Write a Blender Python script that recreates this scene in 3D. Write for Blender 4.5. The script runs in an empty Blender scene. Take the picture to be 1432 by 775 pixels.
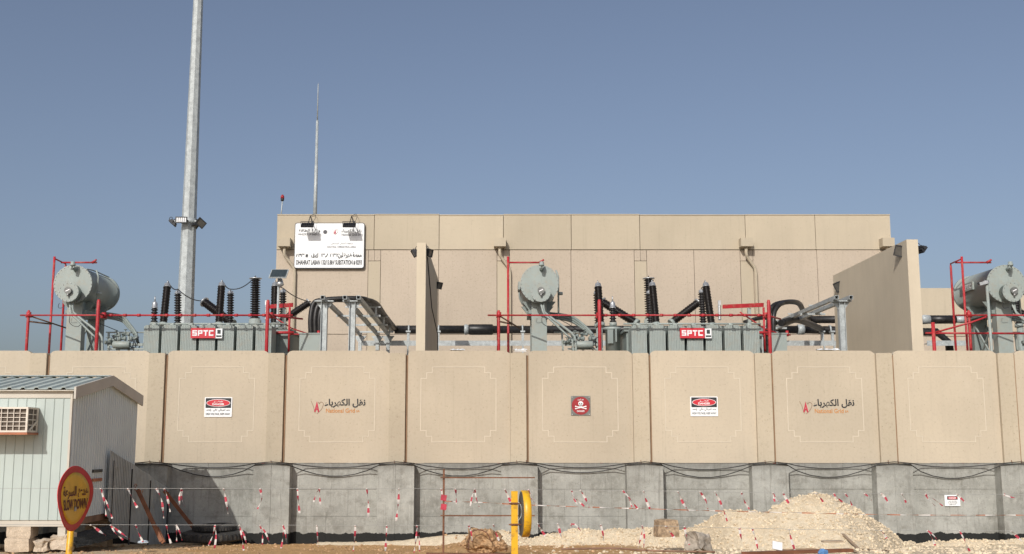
import bpy, math, random
from mathutils import Vector, noise, Matrix
random.seed(7)
R = math.radians
SC = bpy.context.scene
COL = SC.collection
# ------------------------------------------------------------------ camera
F, CX, CY, PITCH, CAMZ = 1550.0, 690.0, 387.5, R(8.53), 1.65
cam_d = bpy.data.cameras.new('camera')
cam = bpy.data.objects.new('camera', cam_d); COL.objects.link(cam)
cam.location = (0, 0, CAMZ); cam.rotation_euler = (R(90) + PITCH, 0, 0)
cam_d.sensor_width = 36; cam_d.lens = 36 * F / 1432; cam_d.shift_x = (716 - CX) / 1432
cam_d.clip_start = 0.1; cam_d.clip_end = 6000
SC.camera = cam
# ------------------------------------------------------------------ world, sun, exposure
SUN = Vector((0.345, 1.0, -0.68)).normalized()          # direction the light travels
world = bpy.data.worlds.new('World'); SC.world = world; world.use_nodes = True
wn = world.node_tree; wn.nodes.clear()
sky = wn.nodes.new('ShaderNodeTexSky'); sky.sky_type = 'NISHITA'; sky.sun_disc = False
sky.sun_elevation = math.asin(-SUN.z); sky.sun_rotation = math.atan2(-SUN.x, -SUN.y) % (2 * math.pi)
sky.altitude = 600; sky.air_density = 1.0; sky.dust_density = 5.0; sky.ozone_density = 2.4
hs = wn.nodes.new('ShaderNodeHueSaturation'); hs.inputs['Saturation'].default_value = 0.82
bg = wn.nodes.new('ShaderNodeBackground'); bg.inputs[1].default_value = 0.097
wo = wn.nodes.new('ShaderNodeOutputWorld')
tn = wn.nodes.new('ShaderNodeMix'); tn.data_type = 'RGBA'; tn.blend_type = 'MULTIPLY'; tn.inputs[0].default_value = 1; tn.inputs[7].default_value = (1.005, 0.995, 1.02, 1)
wn.links.new(sky.outputs[0], hs.inputs['Color']); wn.links.new(hs.outputs[0], tn.inputs[6]); wn.links.new(tn.outputs[2], bg.inputs[0]); wn.links.new(bg.outputs[0], wo.inputs[0])
sd = bpy.data.lights.new('sun', 'SUN'); sd.energy = 3.15; sd.angle = R(0.53); sd.color = (1.0, 0.965, 0.91)
sun = bpy.data.objects.new('sun', sd); COL.objects.link(sun)
sun.rotation_euler = SUN.to_track_quat('-Z', 'Y').to_euler(); sun.location = (-20, -60, 50)
SC.view_settings.view_transform = 'Standard'; SC.view_settings.look = 'None'
SC.view_settings.exposure = 0.0; SC.view_settings.gamma = 1.0

# ------------------------------------------------------------------ helpers
def P(px, py, Y):
    """world point at depth Y seen at photograph pixel (px, py)"""
    u = (px - CX) / F; v = (CY - py) / F
    t = Y / (math.cos(PITCH) - v * math.sin(PITCH))
    return Vector((u * t, Y, CAMZ + t * (math.sin(PITCH) + v * math.cos(PITCH))))
def PZ(py, Y): return P(CX, py, Y).z
def PX(px, Y, py=560): return P(px, py, Y).x

def node_mat(name): 
    m = bpy.data.materials.new(name); m.use_nodes = True
    return m, m.node_tree, m.node_tree.nodes['Principled BSDF']
def mix_rgb(nt, fac, a, b, mode='MIX'):
    n = nt.nodes.new('ShaderNodeMix'); n.data_type = 'RGBA'; n.blend_type = mode
    for sock, val in ((n.inputs[0], fac), (n.inputs[6], a), (n.inputs[7], b)):
        if hasattr(val, 'links') or hasattr(val, 'is_linked'): nt.links.new(val, sock)
        elif isinstance(val, (int, float)): sock.default_value = val
        else: sock.default_value = (*val[:3], 1)
    return n.outputs[2]
def ramp(nt, src, p0, p1, c0=0.0, c1=1.0):
    n = nt.nodes.new('ShaderNodeMapRange'); n.inputs[1].default_value = p0; n.inputs[2].default_value = p1
    n.inputs[3].default_value = c0; n.inputs[4].default_value = c1; nt.links.new(src, n.inputs[0]); return n.outputs[0]
def coords(nt, kind='pos', scale=(1, 1, 1)):
    if kind == 'pos': s = nt.nodes.new('ShaderNodeNewGeometry').outputs['Position']
    else: s = nt.nodes.new('ShaderNodeTexCoord').outputs['Object']
    mp = nt.nodes.new('ShaderNodeMapping'); mp.inputs['Scale'].default_value = scale
    nt.links.new(s, mp.inputs['Vector']); return mp.outputs[0]
def tex_noise(nt, vec, scale, detail=4, rough=0.55):
    n = nt.nodes.new('ShaderNodeTexNoise'); n.inputs['Scale'].default_value = scale
    n.inputs['Detail'].default_value = detail; n.inputs['Roughness'].default_value = rough
    nt.links.new(vec, n.inputs['Vector']); return n.outputs['Fac']
def bump(nt, bsdf, fac, strength=0.3, dist=0.01):
    b = nt.nodes.new('ShaderNodeBump'); b.inputs['Strength'].default_value = strength; b.inputs['Distance'].default_value = dist
    nt.links.new(fac, b.inputs['Height']); nt.links.new(b.outputs[0], bsdf.inputs['Normal'])
def mat(name, c, rough=0.6, metal=0.0, var=0.15, vscale=3.0, kind='pos', fine=0.0, fscale=60.0, streak=0.0, bmp=0.0, bscale=80, dirt=None, dirt_amt=0.0, rnd=0.0):
    m, nt, b = node_mat(name)
    b.inputs['Roughness'].default_value = rough; b.inputs['Metallic'].default_value = metal
    v = coords(nt, kind)
    n1 = tex_noise(nt, v, vscale)
    dark = tuple(x * (1 - var) for x in c); light = tuple(min(1, x * (1 + var)) for x in c)
    col = mix_rgb(nt, ramp(nt, n1, 0.3, 0.7), dark, light)
    if fine:
        n2 = tex_noise(nt, v, fscale, 3, 0.6)
        col = mix_rgb(nt, ramp(nt, n2, 0.35, 0.65, 0, 1), mix_rgb(nt, 1.0, col, (1 - fine,) * 3, 'MULTIPLY'), mix_rgb(nt, 1.0, col, (1 + fine,) * 3, 'MULTIPLY'))
    if streak:
        v2 = coords(nt, kind, (4, 4, 0.25)); n3 = tex_noise(nt, v2, 2.5, 5, 0.6)
        col = mix_rgb(nt, ramp(nt, n3, 0.5, 0.75, 0, streak), col, tuple(x * 0.6 for x in c))
    if dirt:
        n4 = tex_noise(nt, v, vscale * 1.7 + 1, 6, 0.7)
        col = mix_rgb(nt, ramp(nt, n4, 0.5, 0.68, 0, dirt_amt), col, dirt)
    if rnd:
        oi = nt.nodes.new('ShaderNodeObjectInfo'); k = ramp(nt, oi.outputs['Random'], 0, 1, 1 - rnd, 1 + rnd)
        cc = nt.nodes.new('ShaderNodeCombineXYZ')
        for i in range(3): nt.links.new(k, cc.inputs[i])
        col = mix_rgb(nt, 1.0, col, cc.outputs[0], 'MULTIPLY')
    nt.links.new(col, b.inputs['Base Color'])
    if bmp: bump(nt, b, tex_noise(nt, v, bscale, 3), bmp)
    return m

class MB:
    def __init__(s): s.v = []; s.f = []; s.m = []; s.sm = []
    def add(s, vs, fs, mi=0, smooth=False):
        o = len(s.v); s.v += [tuple(x) for x in vs]
        for f in fs: s.f.append([i + o for i in f]); s.m.append(mi); s.sm.append(smooth)
        return s
    def box(s, a, b, mi=0):
        x0, y0, z0 = [min(a[i], b[i]) for i in range(3)]; x1, y1, z1 = [max(a[i], b[i]) for i in range(3)]
        return s.add([(x0,y0,z0),(x1,y0,z0),(x1,y1,z0),(x0,y1,z0),(x0,y0,z1),(x1,y0,z1),(x1,y1,z1),(x0,y1,z1)],
              [(3,2,1,0),(4,5,6,7),(0,1,5,4),(1,2,6,5),(2,3,7,6),(3,0,4,7)], mi)
    def cbox(s, c, d, mi=0, rot=None):
        n = len(s.v); h = [x / 2 for x in d]
        s.box([-q for q in h], h, mi)
        M = rot.to_3x3() if rot else Matrix.Identity(3)
        for i in range(n, len(s.v)): s.v[i] = tuple(M @ Vector(s.v[i]) + Vector(c))
        return s
    def beam(s, p, q, w, h, mi=0, up=(0, 0, 1)):
        p = Vector(p); q = Vector(q); d = (q - p).normalized(); up = Vector(up)
        if abs(d.dot(up)) > 0.98: up = Vector((0, 1, 0))
        a = d.cross(up).normalized() * w / 2; b = a.cross(d).normalized() * h / 2
        vs = [p - a - b, p + a - b, p + a + b, p - a + b, q - a - b, q + a - b, q + a + b, q - a + b]
        return s.add(vs, [(0,1,2,3),(7,6,5,4),(0,4,5,1),(1,5,6,2),(2,6,7,3),(3,7,4,0)], mi)
    def lathe(s, p, q, prof, n=14, mi=0, smooth=True, caps=True, phase=0.0):
        """prof: list of (t along p->q 0..1, radius)"""
        p = Vector(p); q = Vector(q); d = (q - p); L = d.length; d.normalize()
        up = Vector((0, 0, 1)) if abs(d.z) < 0.9 else Vector((0, 1, 0))
        a = d.cross(up).normalized(); b = d.cross(a)
        vs = []; fs = []
        for t, r in prof:
            for k in range(n):
                w = 2 * math.pi * k / n + phase
                vs.append(p + d * (t * L) + a * (r * math.cos(w)) + b * (r * math.sin(w)))
        for i in range(len(prof) - 1):
            for k in range(n): fs.append((i*n+k, i*n+(k+1)%n, (i+1)*n+(k+1)%n, (i+1)*n+k))
        s.add(vs, fs, mi, smooth)
        if caps:
            o = len(s.v) - len(vs)
            s.f.append([o + k for k in range(n)][::-1]); s.m.append(mi); s.sm.append(False)
            s.f.append([o + (len(prof)-1)*n + k for k in range(n)]); s.m.append(mi); s.sm.append(False)
        return s
    def tube(s, pts, r, n=8, mi=0, smooth=True):
        pts = [Vector(p) for p in pts]
        if len(pts) == 2: return s.lathe(pts[0], pts[1], [(0, r), (1, r)], n, mi, smooth)
        vs = []; fs = []; prev = None
        for i, p in enumerate(pts):
            d = (pts[min(i+1, len(pts)-1)] - pts[max(i-1, 0)]).normalized()
            if prev is None:
                up = Vector((0, 0, 1)) if abs(d.z) < 0.9 else Vector((0, 1, 0))
                a = d.cross(up).normalized()
            else: a = (prev - d * prev.dot(d)).normalized()
            prev = a; b = d.cross(a)
            for k in range(n):
                w = 2 * math.pi * k / n; vs.append(p + a * (r * math.cos(w)) + b * (r * math.sin(w)))
        for i in range(len(pts) - 1):
            for k in range(n): fs.append((i*n+k, i*n+(k+1)%n, (i+1)*n+(k+1)%n, (i+1)*n+k))
        s.add(vs, fs, mi, smooth); o = len(s.v) - len(vs)
        s.f.append([o + k for k in range(n)][::-1]); s.m.append(mi); s.sm.append(False)
        s.f.append([o + (len(pts)-1)*n + k for k in range(n)]); s.m.append(mi); s.sm.append(False)
        return s
    def prism(s, poly, e, mi=0):
        """poly: list of 3d points (planar), e: extrusion vector"""
        n = len(poly); e = Vector(e); p = [Vector(q) for q in poly]
        vs = p + [q + e for q in p]
        return s.add(vs, [list(range(n))[::-1], list(range(n, 2*n))] + [(i, (i+1)%n, n+(i+1)%n, n+i) for i in range(n)], mi)
    def build(s, name, mats, parent=None, fix=True):
        me = bpy.data.meshes.new(name)
        off = Vector(parent['_w']) if parent is not None else Vector((0, 0, 0))
        me.from_pydata([tuple(Vector(v) - off) for v in s.v], [], s.f)
        if not isinstance(mats, (list, tuple)): mats = [mats]
        for m in mats: me.materials.append(m)
        me.polygons.foreach_set('material_index', s.m); me.polygons.foreach_set('use_smooth', s.sm)
        if fix:
            import bmesh
            bm = bmesh.new(); bm.from_mesh(me); bmesh.ops.recalc_face_normals(bm, faces=bm.faces); bm.to_mesh(me); bm.free()
        me.update()
        o = bpy.data.objects.new(name, me); COL.objects.link(o)
        if parent is not None: o.parent = parent; o['_w'] = tuple(off)
        else: o['_w'] = (0, 0, 0)
        return o
def tag(o, label=None, cat=None, group=None, kind=None):
    if label: o['label'] = label
    if cat: o['category'] = cat
    if group: o['group'] = group
    if kind: o['kind'] = kind
    return o
def thing(name, loc, label, cat, group=None):
    o = bpy.data.objects.new(name, None); COL.objects.link(o); o.location = loc; o['_w'] = tuple(loc); o.empty_display_size = 0.3
    return tag(o, label, cat, group)
def copy_tree(o, parent=None):
    c = o.copy(); COL.objects.link(c)
    if parent is not None: c.parent = parent
    for ch in list(KIDS.get(o.name, [])): copy_tree(ch, c)
    return c
KIDS = {}
def index_kids(o):
    for ch in SC.objects:
        if ch.parent is o: KIDS.setdefault(o.name, []).append(ch)
    for ch in KIDS.get(o.name, []): index_kids(ch)
def single(mb, name, mats, label, cat, group=None, loc=None):
    """a thing that is one mesh, with its origin at its base"""
    if loc is None:
        xs = [v[0] for v in mb.v]; ys = [v[1] for v in mb.v]; zs = [v[2] for v in mb.v]
        loc = ((min(xs)+max(xs))/2, (min(ys)+max(ys))/2, min(zs))
    loc = Vector(loc); mb.v = [tuple(Vector(v) - loc) for v in mb.v]
    o = mb.build(name, mats); o.location = loc; o['_w'] = tuple(loc)
    return tag(o, label, cat, group)
def crv(pts, n=8):
    """Catmull-Rom through the points"""
    p = [Vector(q) for q in pts]; p = [p[0]*2 - p[1]] + p + [p[-1]*2 - p[-2]]; out = []
    for i in range(1, len(p) - 2):
        for k in range(n):
            t = k / n
            out.append(0.5*((2*p[i]) + (p[i+1]-p[i-1])*t + (2*p[i-1]-5*p[i]+4*p[i+1]-p[i+2])*t*t + (3*p[i]-p[i-1]-3*p[i+1]+p[i+2])*t**3))
    return out + [p[-2]]
def smooth01(t): t = max(0, min(1, t)); return t*t*(3-2*t)

# Arabic letters: isolated, final, initial, medial presentation forms
AR = {'ا':('FE8D','FE8E'),'أ':('FE83','FE84'),'إ':('FE87','FE88'),'ب':('FE8F','FE90','FE91','FE92'),'ة':('FE93','FE94'),'ت':('FE95','FE96','FE97','FE98'),
 'ج':('FE9D','FE9E','FE9F','FEA0'),'ح':('FEA1','FEA2','FEA3','FEA4'),'خ':('FEA5','FEA6','FEA7','FEA8'),'د':('FEA9','FEAA'),'ر':('FEAD','FEAE'),'ز':('FEAF','FEB0'),
 'س':('FEB1','FEB2','FEB3','FEB4'),'ش':('FEB5','FEB6','FEB7','FEB8'),'ط':('FEC1','FEC2','FEC3','FEC4'),'ظ':('FEC5','FEC6','FEC7','FEC8'),'ع':('FEC9','FECA','FECB','FECC'),
 'ف':('FED1','FED2','FED3','FED4'),'ق':('FED5','FED6','FED7','FED8'),'ك':('FED9','FEDA','FEDB','FEDC'),'ل':('FEDD','FEDE','FEDF','FEE0'),'م':('FEE1','FEE2','FEE3','FEE4'),
 'ن':('FEE5','FEE6','FEE7','FEE8'),'ه':('FEE9','FEEA','FEEB','FEEC'),'و':('FEED','FEEE'),'ي':('FEF1','FEF2','FEF3','FEF4'),'ى':('FEEF','FEF0'),'ئ':('FE89','FE8A','FE8B','FE8C'),'ء':('FE80',),
 'غ':('FECD','FECE','FECF','FED0'),'ض':('FEBD','FEBE','FEBF','FEC0'),'ذ':('FEAB','FEAC')}
def shape_ar(s):
    out = []
    for i, ch in enumerate(s):
        if ch not in AR: out.append(ch); continue
        f = AR[ch]
        prev = i > 0 and s[i-1] in AR and len(AR[s[i-1]]) == 4 and len(f) > 1
        nxt = len(f) == 4 and i + 1 < len(s) and s[i+1] in AR and len(AR[s[i+1]]) > 1
        k = (3 if nxt else 1) if prev else (2 if nxt else 0)
        out.append(chr(int(f[k], 16)))
    # visual order: reverse, keep digit runs left to right
    res = []; run = []
    for ch in reversed(out):
        if ch.isdigit(): run.insert(0, ch)
        else: res += run; run = []; res.append(ch)
    return ''.join(res + run)
def text_geo(body, bold=0.0):
    c = bpy.data.curves.new('lettering', 'FONT'); c.body = body; c.resolution_u = 3; c.offset = bold
    o = bpy.data.objects.new('lettering', c); COL.objects.link(o); bpy.context.view_layer.update()
    me = bpy.data.meshes.new_from_object(o.evaluated_get(bpy.context.evaluated_depsgraph_get()))
    vs = [v.co.copy() for v in me.vertices]; fs = [list(p.vertices) for p in me.polygons]
    bpy.data.objects.remove(o); bpy.data.curves.remove(c); bpy.data.meshes.remove(me)
    return vs, fs
def lettering(body, center, w, h, m, parent, name='lettering', ux=Vector((1, 0, 0)), uz=Vector((0, 0, 1)), bold=0.0, depth=0.0, mb=None):
    """flat print fitted into a w x h rectangle"""
    vs, fs = text_geo(body, bold)
    x0 = min(v.x for v in vs); x1 = max(v.x for v in vs); y0 = min(v.y for v in vs); y1 = max(v.y for v in vs)
    own = mb is None
    if own: mb = MB()
    pts = [Vector(center) + ux*((v.x-(x0+x1)/2)/(x1-x0)*w) + uz*((v.y-(y0+y1)/2)/(y1-y0)*h) for v in vs]
    mb.add(pts, fs)
    if own: return mb.build(name, m, parent, fix=False)

# ------------------------------------------------------------------ materials
M = {}
def wall_mat(name, c, speck, speck_amt, vs=0.6, fs=15.0):
    m, nt, b = node_mat(name); b.inputs['Roughness'].default_value = 0.9; b.inputs['Specular IOR Level'].default_value = 0.2
    v = coords(nt)
    col = mix_rgb(nt, ramp(nt, tex_noise(nt, v, vs, 5), 0.3, 0.7), tuple(x*0.93 for x in c), tuple(x*1.05 for x in c))
    col = mix_rgb(nt, ramp(nt, tex_noise(nt, v, fs, 3, 0.7), 0.52, 0.7, 0, speck_amt), col, speck)
    vo = nt.nodes.new('ShaderNodeTexVoronoi'); vo.inputs['Scale'].default_value = fs*0.5; nt.links.new(v, vo.inputs['Vector'])
    col = mix_rgb(nt, ramp(nt, vo.outputs['Distance'], 0.06, 0.13, speck_amt*1.2, 0), col, tuple(x*0.55 for x in speck))
    n3 = tex_noise(nt, coords(nt, 'pos', (3, 3, 0.35)), 1.2, 5, 0.6)
    col = mix_rgb(nt, ramp(nt, n3, 0.5, 0.75, 0, 0.22), col, tuple(x*0.78 for x in c))
    n5 = tex_noise(nt, coords(nt, 'pos', (9, 9, 0.22)), 1.6, 4, 0.65)
    col = mix_rgb(nt, ramp(nt, n5, 0.58, 0.72, 0, 0.20), col, tuple(x*0.62 for x in c))
    n6 = tex_noise(nt, v, 1.7, 6, 0.75)
    col = mix_rgb(nt, ramp(nt, n6, 0.56, 0.70, 0, 0.22), col, (c[0]*1.12, c[1]*1.14, c[2]*1.2))
    oi = nt.nodes.new('ShaderNodeObjectInfo'); k = ramp(nt, oi.outputs['Random'], 0, 1, 0.93, 1.04)
    cc = nt.nodes.new('ShaderNodeCombineXYZ')
    for i in range(3): nt.links.new(k, cc.inputs[i])
    col = mix_rgb(nt, 1.0, col, cc.outputs[0], 'MULTIPLY')
    nt.links.new(col, b.inputs['Base Color']); bump(nt, b, tex_noise(nt, v, 45, 4, 0.7), 0.35, 0.012)
    return m
M['panel'] = wall_mat('precast_beige', (0.515, 0.445, 0.342), (0.34, 0.28, 0.205), 0.28)
M['post'] = wall_mat('precast_post', (0.485, 0.418, 0.315), (0.32, 0.26, 0.19), 0.36)
M['parapet'] = wall_mat('parapet_render', (0.50, 0.432, 0.325), (0.42, 0.36, 0.265), 0.2, 0.3, 9)
M['aggregate'] = wall_mat('exposed_aggregate', (0.495, 0.418, 0.33), (0.30, 0.245, 0.185), 0.38, 0.4, 12)
M['joint'] = mat('joint_sealant', (0.27, 0.17, 0.10), 0.9, var=0.2)
M['divider'] = wall_mat('divider_render', (0.60, 0.52, 0.395), (0.51, 0.435, 0.325), 0.15, 0.5, 14)
M['bead'] = mat('bead_render', (0.585, 0.52, 0.415), 0.85, var=0.08)
M['tpaint'] = mat('transformer_grey_paint', (0.305, 0.348, 0.325), 0.5, 0.0, 0.06, 2.0, 'obj', dirt=(0.33, 0.29, 0.22), dirt_amt=0.5, streak=0.2)
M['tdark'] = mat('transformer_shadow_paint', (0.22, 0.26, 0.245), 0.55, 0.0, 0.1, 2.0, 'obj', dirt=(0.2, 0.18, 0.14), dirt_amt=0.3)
M['red'] = mat('red_pipe_paint', (0.42, 0.022, 0.03), 0.5, 0, 0.15, 3.0, 'obj', dirt=(0.36, 0.17, 0.11), dirt_amt=0.6)
M['rust'] = mat('rusty_steel', (0.17, 0.075, 0.04), 0.85, 0.0, 0.35, 9.0, 'obj', fine=0.25)
M['brownpipe'] = mat('dusty_brown_pipe', (0.24, 0.14, 0.09), 0.7, 0, 0.3, 5, 'obj')
M['shed'] = mat('brown_black_porcelain', (0.009, 0.006, 0.005), 0.38, 0, 0.3, 8, 'obj')
M['shedgrey'] = mat('arrester_rubber', (0.014, 0.012, 0.012), 0.45, 0, 0.3, 8, 'obj')
M['alu'] = mat('cast_aluminium', (0.55, 0.56, 0.56), 0.42, 0.7, 0.15, 12, 'obj')
M['galv'] = mat('galvanised_steel', (0.40, 0.43, 0.43), 0.5, 0.12, 0.2, 5.0, 'obj', fine=0.12, fscale=25)
M['black'] = mat('black_cable', (0.014, 0.013, 0.013), 0.42, 0, 0.3, 6, 'obj', dirt=(0.10, 0.085, 0.065), dirt_amt=0.3)
M['dark'] = mat('dark_metal', (0.035, 0.036, 0.04), 0.5, 0.2, 0.25, 9, 'obj')
M['glass'] = mat('lamp_glass', (0.10, 0.095, 0.085), 0.2, 0.1, 0.15, 14, 'obj')
M['white'] = mat('white_sign_face', (0.83, 0.84, 0.84), 0.45, 0, 0.02, 3)
M['signedge'] = mat('sign_edge', (0.05, 0.05, 0.055), 0.4, 0.2)
M['ink'] = mat('black_lettering', (0.02, 0.022, 0.025), 0.6)
M['greyink'] = mat('grey_lettering', (0.09, 0.09, 0.10), 0.6)
M['charcoal'] = mat('charcoal_lettering', (0.035, 0.045, 0.045), 0.7)
M['orange'] = mat('orange_lettering', (0.52, 0.21, 0.05), 0.7, var=0.2, vscale=20)
M['crimson'] = mat('crimson_mark', (0.45, 0.03, 0.06), 0.6)
M['signred'] = mat('sign_red', (0.55, 0.02, 0.035), 0.5, var=0.1)
M['skullred'] = mat('skull_sign_red', (0.30, 0.015, 0.02), 0.5, var=0.15, vscale=8)
M['plate'] = mat('grey_plate', (0.17, 0.175, 0.165), 0.55, 0.3, 0.2, 10)
M['letterwhite'] = mat('white_lettering', (0.82, 0.82, 0.82), 0.5)
M['bolt'] = mat('bolt_steel', (0.35, 0.35, 0.34), 0.5, 0.6)

def plinth_mat():
    m, nt, b = node_mat('cast_grey_concrete'); b.inputs['Roughness'].default_value = 0.9; b.inputs['Specular IOR Level'].default_value = 0.25
    v = coords(nt)
    base = mix_rgb(nt, ramp(nt, tex_noise(nt, v, 0.9, 6, 0.6), 0.32, 0.68), (0.25, 0.25, 0.225), (0.42, 0.42, 0.385))
    blot = tex_noise(nt, coords(nt, 'pos', (1, 1, 1.3)), 2.6, 7, 0.68)
    base = mix_rgb(nt, ramp(nt, blot, 0.50, 0.66, 0, 0.6), base, (0.18, 0.172, 0.148))
    base = mix_rgb(nt, ramp(nt, tex_noise(nt, coords(nt, 'pos', (1, 1, 0.6)), 9, 8, 0.8), 0.50, 0.70, 0, 0.6), base, (0.48, 0.475, 0.43))
    base = mix_rgb(nt, ramp(nt, tex_noise(nt, coords(nt, 'pos', (6, 6, 0.4)), 2.5, 5), 0.55, 0.75, 0, 0.55), base, (0.16, 0.155, 0.135))
    base = mix_rgb(nt, ramp(nt, tex_noise(nt, v, 34, 3, 0.7), 0.60, 0.68, 0, 0.5), base, (0.13, 0.125, 0.115))
    # darker towards the top edge of the plinth, with a wavering limit
    sx = nt.nodes.new('ShaderNodeSeparateXYZ'); nt.links.new(v, sx.inputs[0])
    z = sx.outputs[2]
    wob = ramp(nt, tex_noise(nt, v, 1.3, 3), 0, 1, -0.05, 0.05)
    ad = nt.nodes.new('ShaderNodeMath'); nt.links.new(z, ad.inputs[0]); nt.links.new(wob, ad.inputs[1])
    top_dark = ramp(nt, ad.outputs[0], 0.95, 1.10, 0, 0.42)
    base = mix_rgb(nt, top_dark, base, (0.14, 0.135, 0.125))
    # painted bitumen strip along the foot, uneven upper edge
    nz = tex_noise(nt, v, 3.2, 4, 0.7); wob2 = ramp(nt, nz, 0.2, 0.8, -0.07, 0.07)
    ad2 = nt.nodes.new('ShaderNodeMath'); nt.links.new(z, ad2.inputs[0]); nt.links.new(wob2, ad2.inputs[1])
    tar = ramp(nt, ad2.outputs[0], -0.53, -0.54, 0, 1)
    base = mix_rgb(nt, tar, base, (0.022, 0.023, 0.022))
    nt.links.new(base, b.inputs['Base Color'])
    bump(nt, b, tex_noise(nt, v, 16, 6, 0.75), 0.5, 0.02)
    return m
M['plinth'] = plinth_mat()
def ground_mat(name, pale):
    m, nt, b = node_mat(name); b.inputs['Roughness'].default_value = 0.95; b.inputs['Specular IOR Level'].default_value = 0.1
    v = coords(nt)
    if pale:
        col = mix_rgb(nt, ramp(nt, tex_noise(nt, v, 9, 6, 0.7), 0.3, 0.7), (0.56, 0.465, 0.325), (0.76, 0.66, 0.50))
        col = mix_rgb(nt, ramp(nt, tex_noise(nt, v, 60, 4, 0.7), 0.5, 0.72, 0, 0.6), col, (0.36, 0.28, 0.18))
        col = mix_rgb(nt, ramp(nt, tex_noise(nt, v, 1.3, 3), 0.55, 0.75, 0, 0.35), col, (0.46, 0.33, 0.20))
    else:
        soil = mix_rgb(nt, ramp(nt, tex_noise(nt, v, 2.2, 6, 0.65), 0.3, 0.7), (0.45, 0.265, 0.115), (0.60, 0.385, 0.19))
        soil = mix_rgb(nt, ramp(nt, tex_noise(nt, v, 40, 4, 0.7), 0.5, 0.7, 0, 0.5), soil, (0.25, 0.135, 0.065))
        grav = mix_rgb(nt, ramp(nt, tex_noise(nt, v, 14, 6, 0.7), 0.3, 0.7), (0.52, 0.43, 0.30), (0.70, 0.60, 0.44))
        sx = nt.nodes.new('ShaderNodeSeparateXYZ'); nt.links.new(v, sx.inputs[0])
        w = ramp(nt, tex_noise(nt, v, 0.9, 5, 0.65), 0, 1, -2.2, 2.2)
        a = nt.nodes.new('ShaderNodeMath'); nt.links.new(sx.outputs[0], a.inputs[0]); nt.links.new(w, a.inputs[1])
        right = ramp(nt, a.outputs[0], 2.6, 4.6, 0, 1)
        left = ramp(nt, a.outputs[0], -6.0, -7.5, 0, 0.7)
        col = mix_rgb(nt, right, soil, grav); col = mix_rgb(nt, left, col, grav)
    nt.links.new(col, b.inputs['Base Color']); bump(nt, b, tex_noise(nt, v, 30, 6, 0.75), 0.7, 0.04)
    return m
M['ground'] = ground_mat('sandy_soil', False)
M['gravel'] = ground_mat('crushed_limestone', True)
M['stone'] = mat('limestone_chips', (0.66, 0.555, 0.40), 0.95, 0, 0.13, 5, fine=0.15, fscale=12)
M['soilstone'] = mat('soil_clods', (0.45, 0.29, 0.16), 0.95, 0, 0.25, 5, fine=0.2, fscale=12)
M['claysoil'] = mat('clay_soil', (0.40, 0.25, 0.13), 0.95, 0, 0.25, 6, fine=0.25, fscale=25, bmp=0.9, bscale=40)
M['tyre'] = mat('dusty_black_rubber', (0.03, 0.03, 0.03), 0.75, 0, 0.3, 6, dirt=(0.16, 0.14, 0.11), dirt_amt=0.5)
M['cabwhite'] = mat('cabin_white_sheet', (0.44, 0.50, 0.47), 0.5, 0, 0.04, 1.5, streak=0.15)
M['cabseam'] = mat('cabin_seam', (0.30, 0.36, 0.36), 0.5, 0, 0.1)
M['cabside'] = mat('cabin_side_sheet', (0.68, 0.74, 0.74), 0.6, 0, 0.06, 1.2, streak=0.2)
M['cabcream'] = mat('cabin_cream_trim', (0.52, 0.48, 0.41), 0.5, 0, 0.06, 2)
M['fascia'] = mat('cabin_fascia', (0.50, 0.47, 0.41), 0.7, 0, 0.06, 2)
M['roof'] = mat('cabin_roof_sheet', (0.42, 0.47, 0.44), 0.85, 0, 0.08, 1.5, dirt=(0.4, 0.34, 0.26), dirt_amt=0.3)
M['ac'] = mat('ac_cream_case', (0.70, 0.63, 0.54), 0.5, 0, 0.06, 6, dirt=(0.4, 0.25, 0.15), dirt_amt=0.35)
M['acdark'] = mat('ac_coil_dark', (0.10, 0.075, 0.055), 0.7, 0, 0.3, 12)
M['corr'] = mat('weathered_sheet', (0.44, 0.47, 0.465), 0.6, 0.0, 0.1, 1.8, streak=0.25, dirt=(0.22, 0.2, 0.17), dirt_amt=0.4, rnd=0.08)
M['wood'] = mat('brown_plank', (0.22, 0.09, 0.045), 0.8, 0, 0.3, 4, 'obj', streak=0.3)
M['block'] = mat('concrete_block', (0.50, 0.41, 0.31), 0.95, 0, 0.15, 6, 'obj', fine=0.2, bmp=0.5, bscale=25)
M['netting'] = mat('black_netting', (0.03, 0.032, 0.03), 0.9, 0, 0.5, 30, fine=0.6, fscale=45, bmp=0.9, bscale=60)
M['yellow'] = mat('yellow_pole_paint', (0.72, 0.40, 0.015), 0.4, 0, 0.08, 6, 'obj', dirt=(0.22, 0.12, 0.05), dirt_amt=0.75)
M['signyellow'] = mat('sign_yellow_face', (0.78, 0.45, 0.03), 0.45, 0, 0.12, 5, 'obj', dirt=(0.3, 0.16, 0.03), dirt_amt=0.3)
M['signrim'] = mat('sign_red_rim', (0.55, 0.03, 0.03), 0.5, 0, 0.12, 5, 'obj')
M['discgrey'] = mat('sign_back_grey', (0.10, 0.105, 0.11), 0.6, 0.1, 0.2, 5, 'obj')
M['darkred'] = mat('dark_red_lettering', (0.10, 0.012, 0.012), 0.6)
M['tapered'] = mat('tape_red', (0.42, 0.035, 0.06), 0.6, 0, 0.2, 8)
M['tapewhite'] = mat('tape_white', (0.58, 0.54, 0.50), 0.5, 0, 0.12, 8)
M['wire'] = mat('grey_wire', (0.36, 0.36, 0.34), 0.6, 0.2)
M['orangepaint'] = mat('faded_orange_paint', (0.38, 0.14, 0.07), 0.7)
M['rag'] = mat('white_plastic_sheet', (0.72, 0.73, 0.73), 0.5, 0, 0.1, 9)
M['bluebag'] = mat('blue_plastic', (0.10, 0.24, 0.48), 0.5, 0, 0.2, 9)
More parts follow.
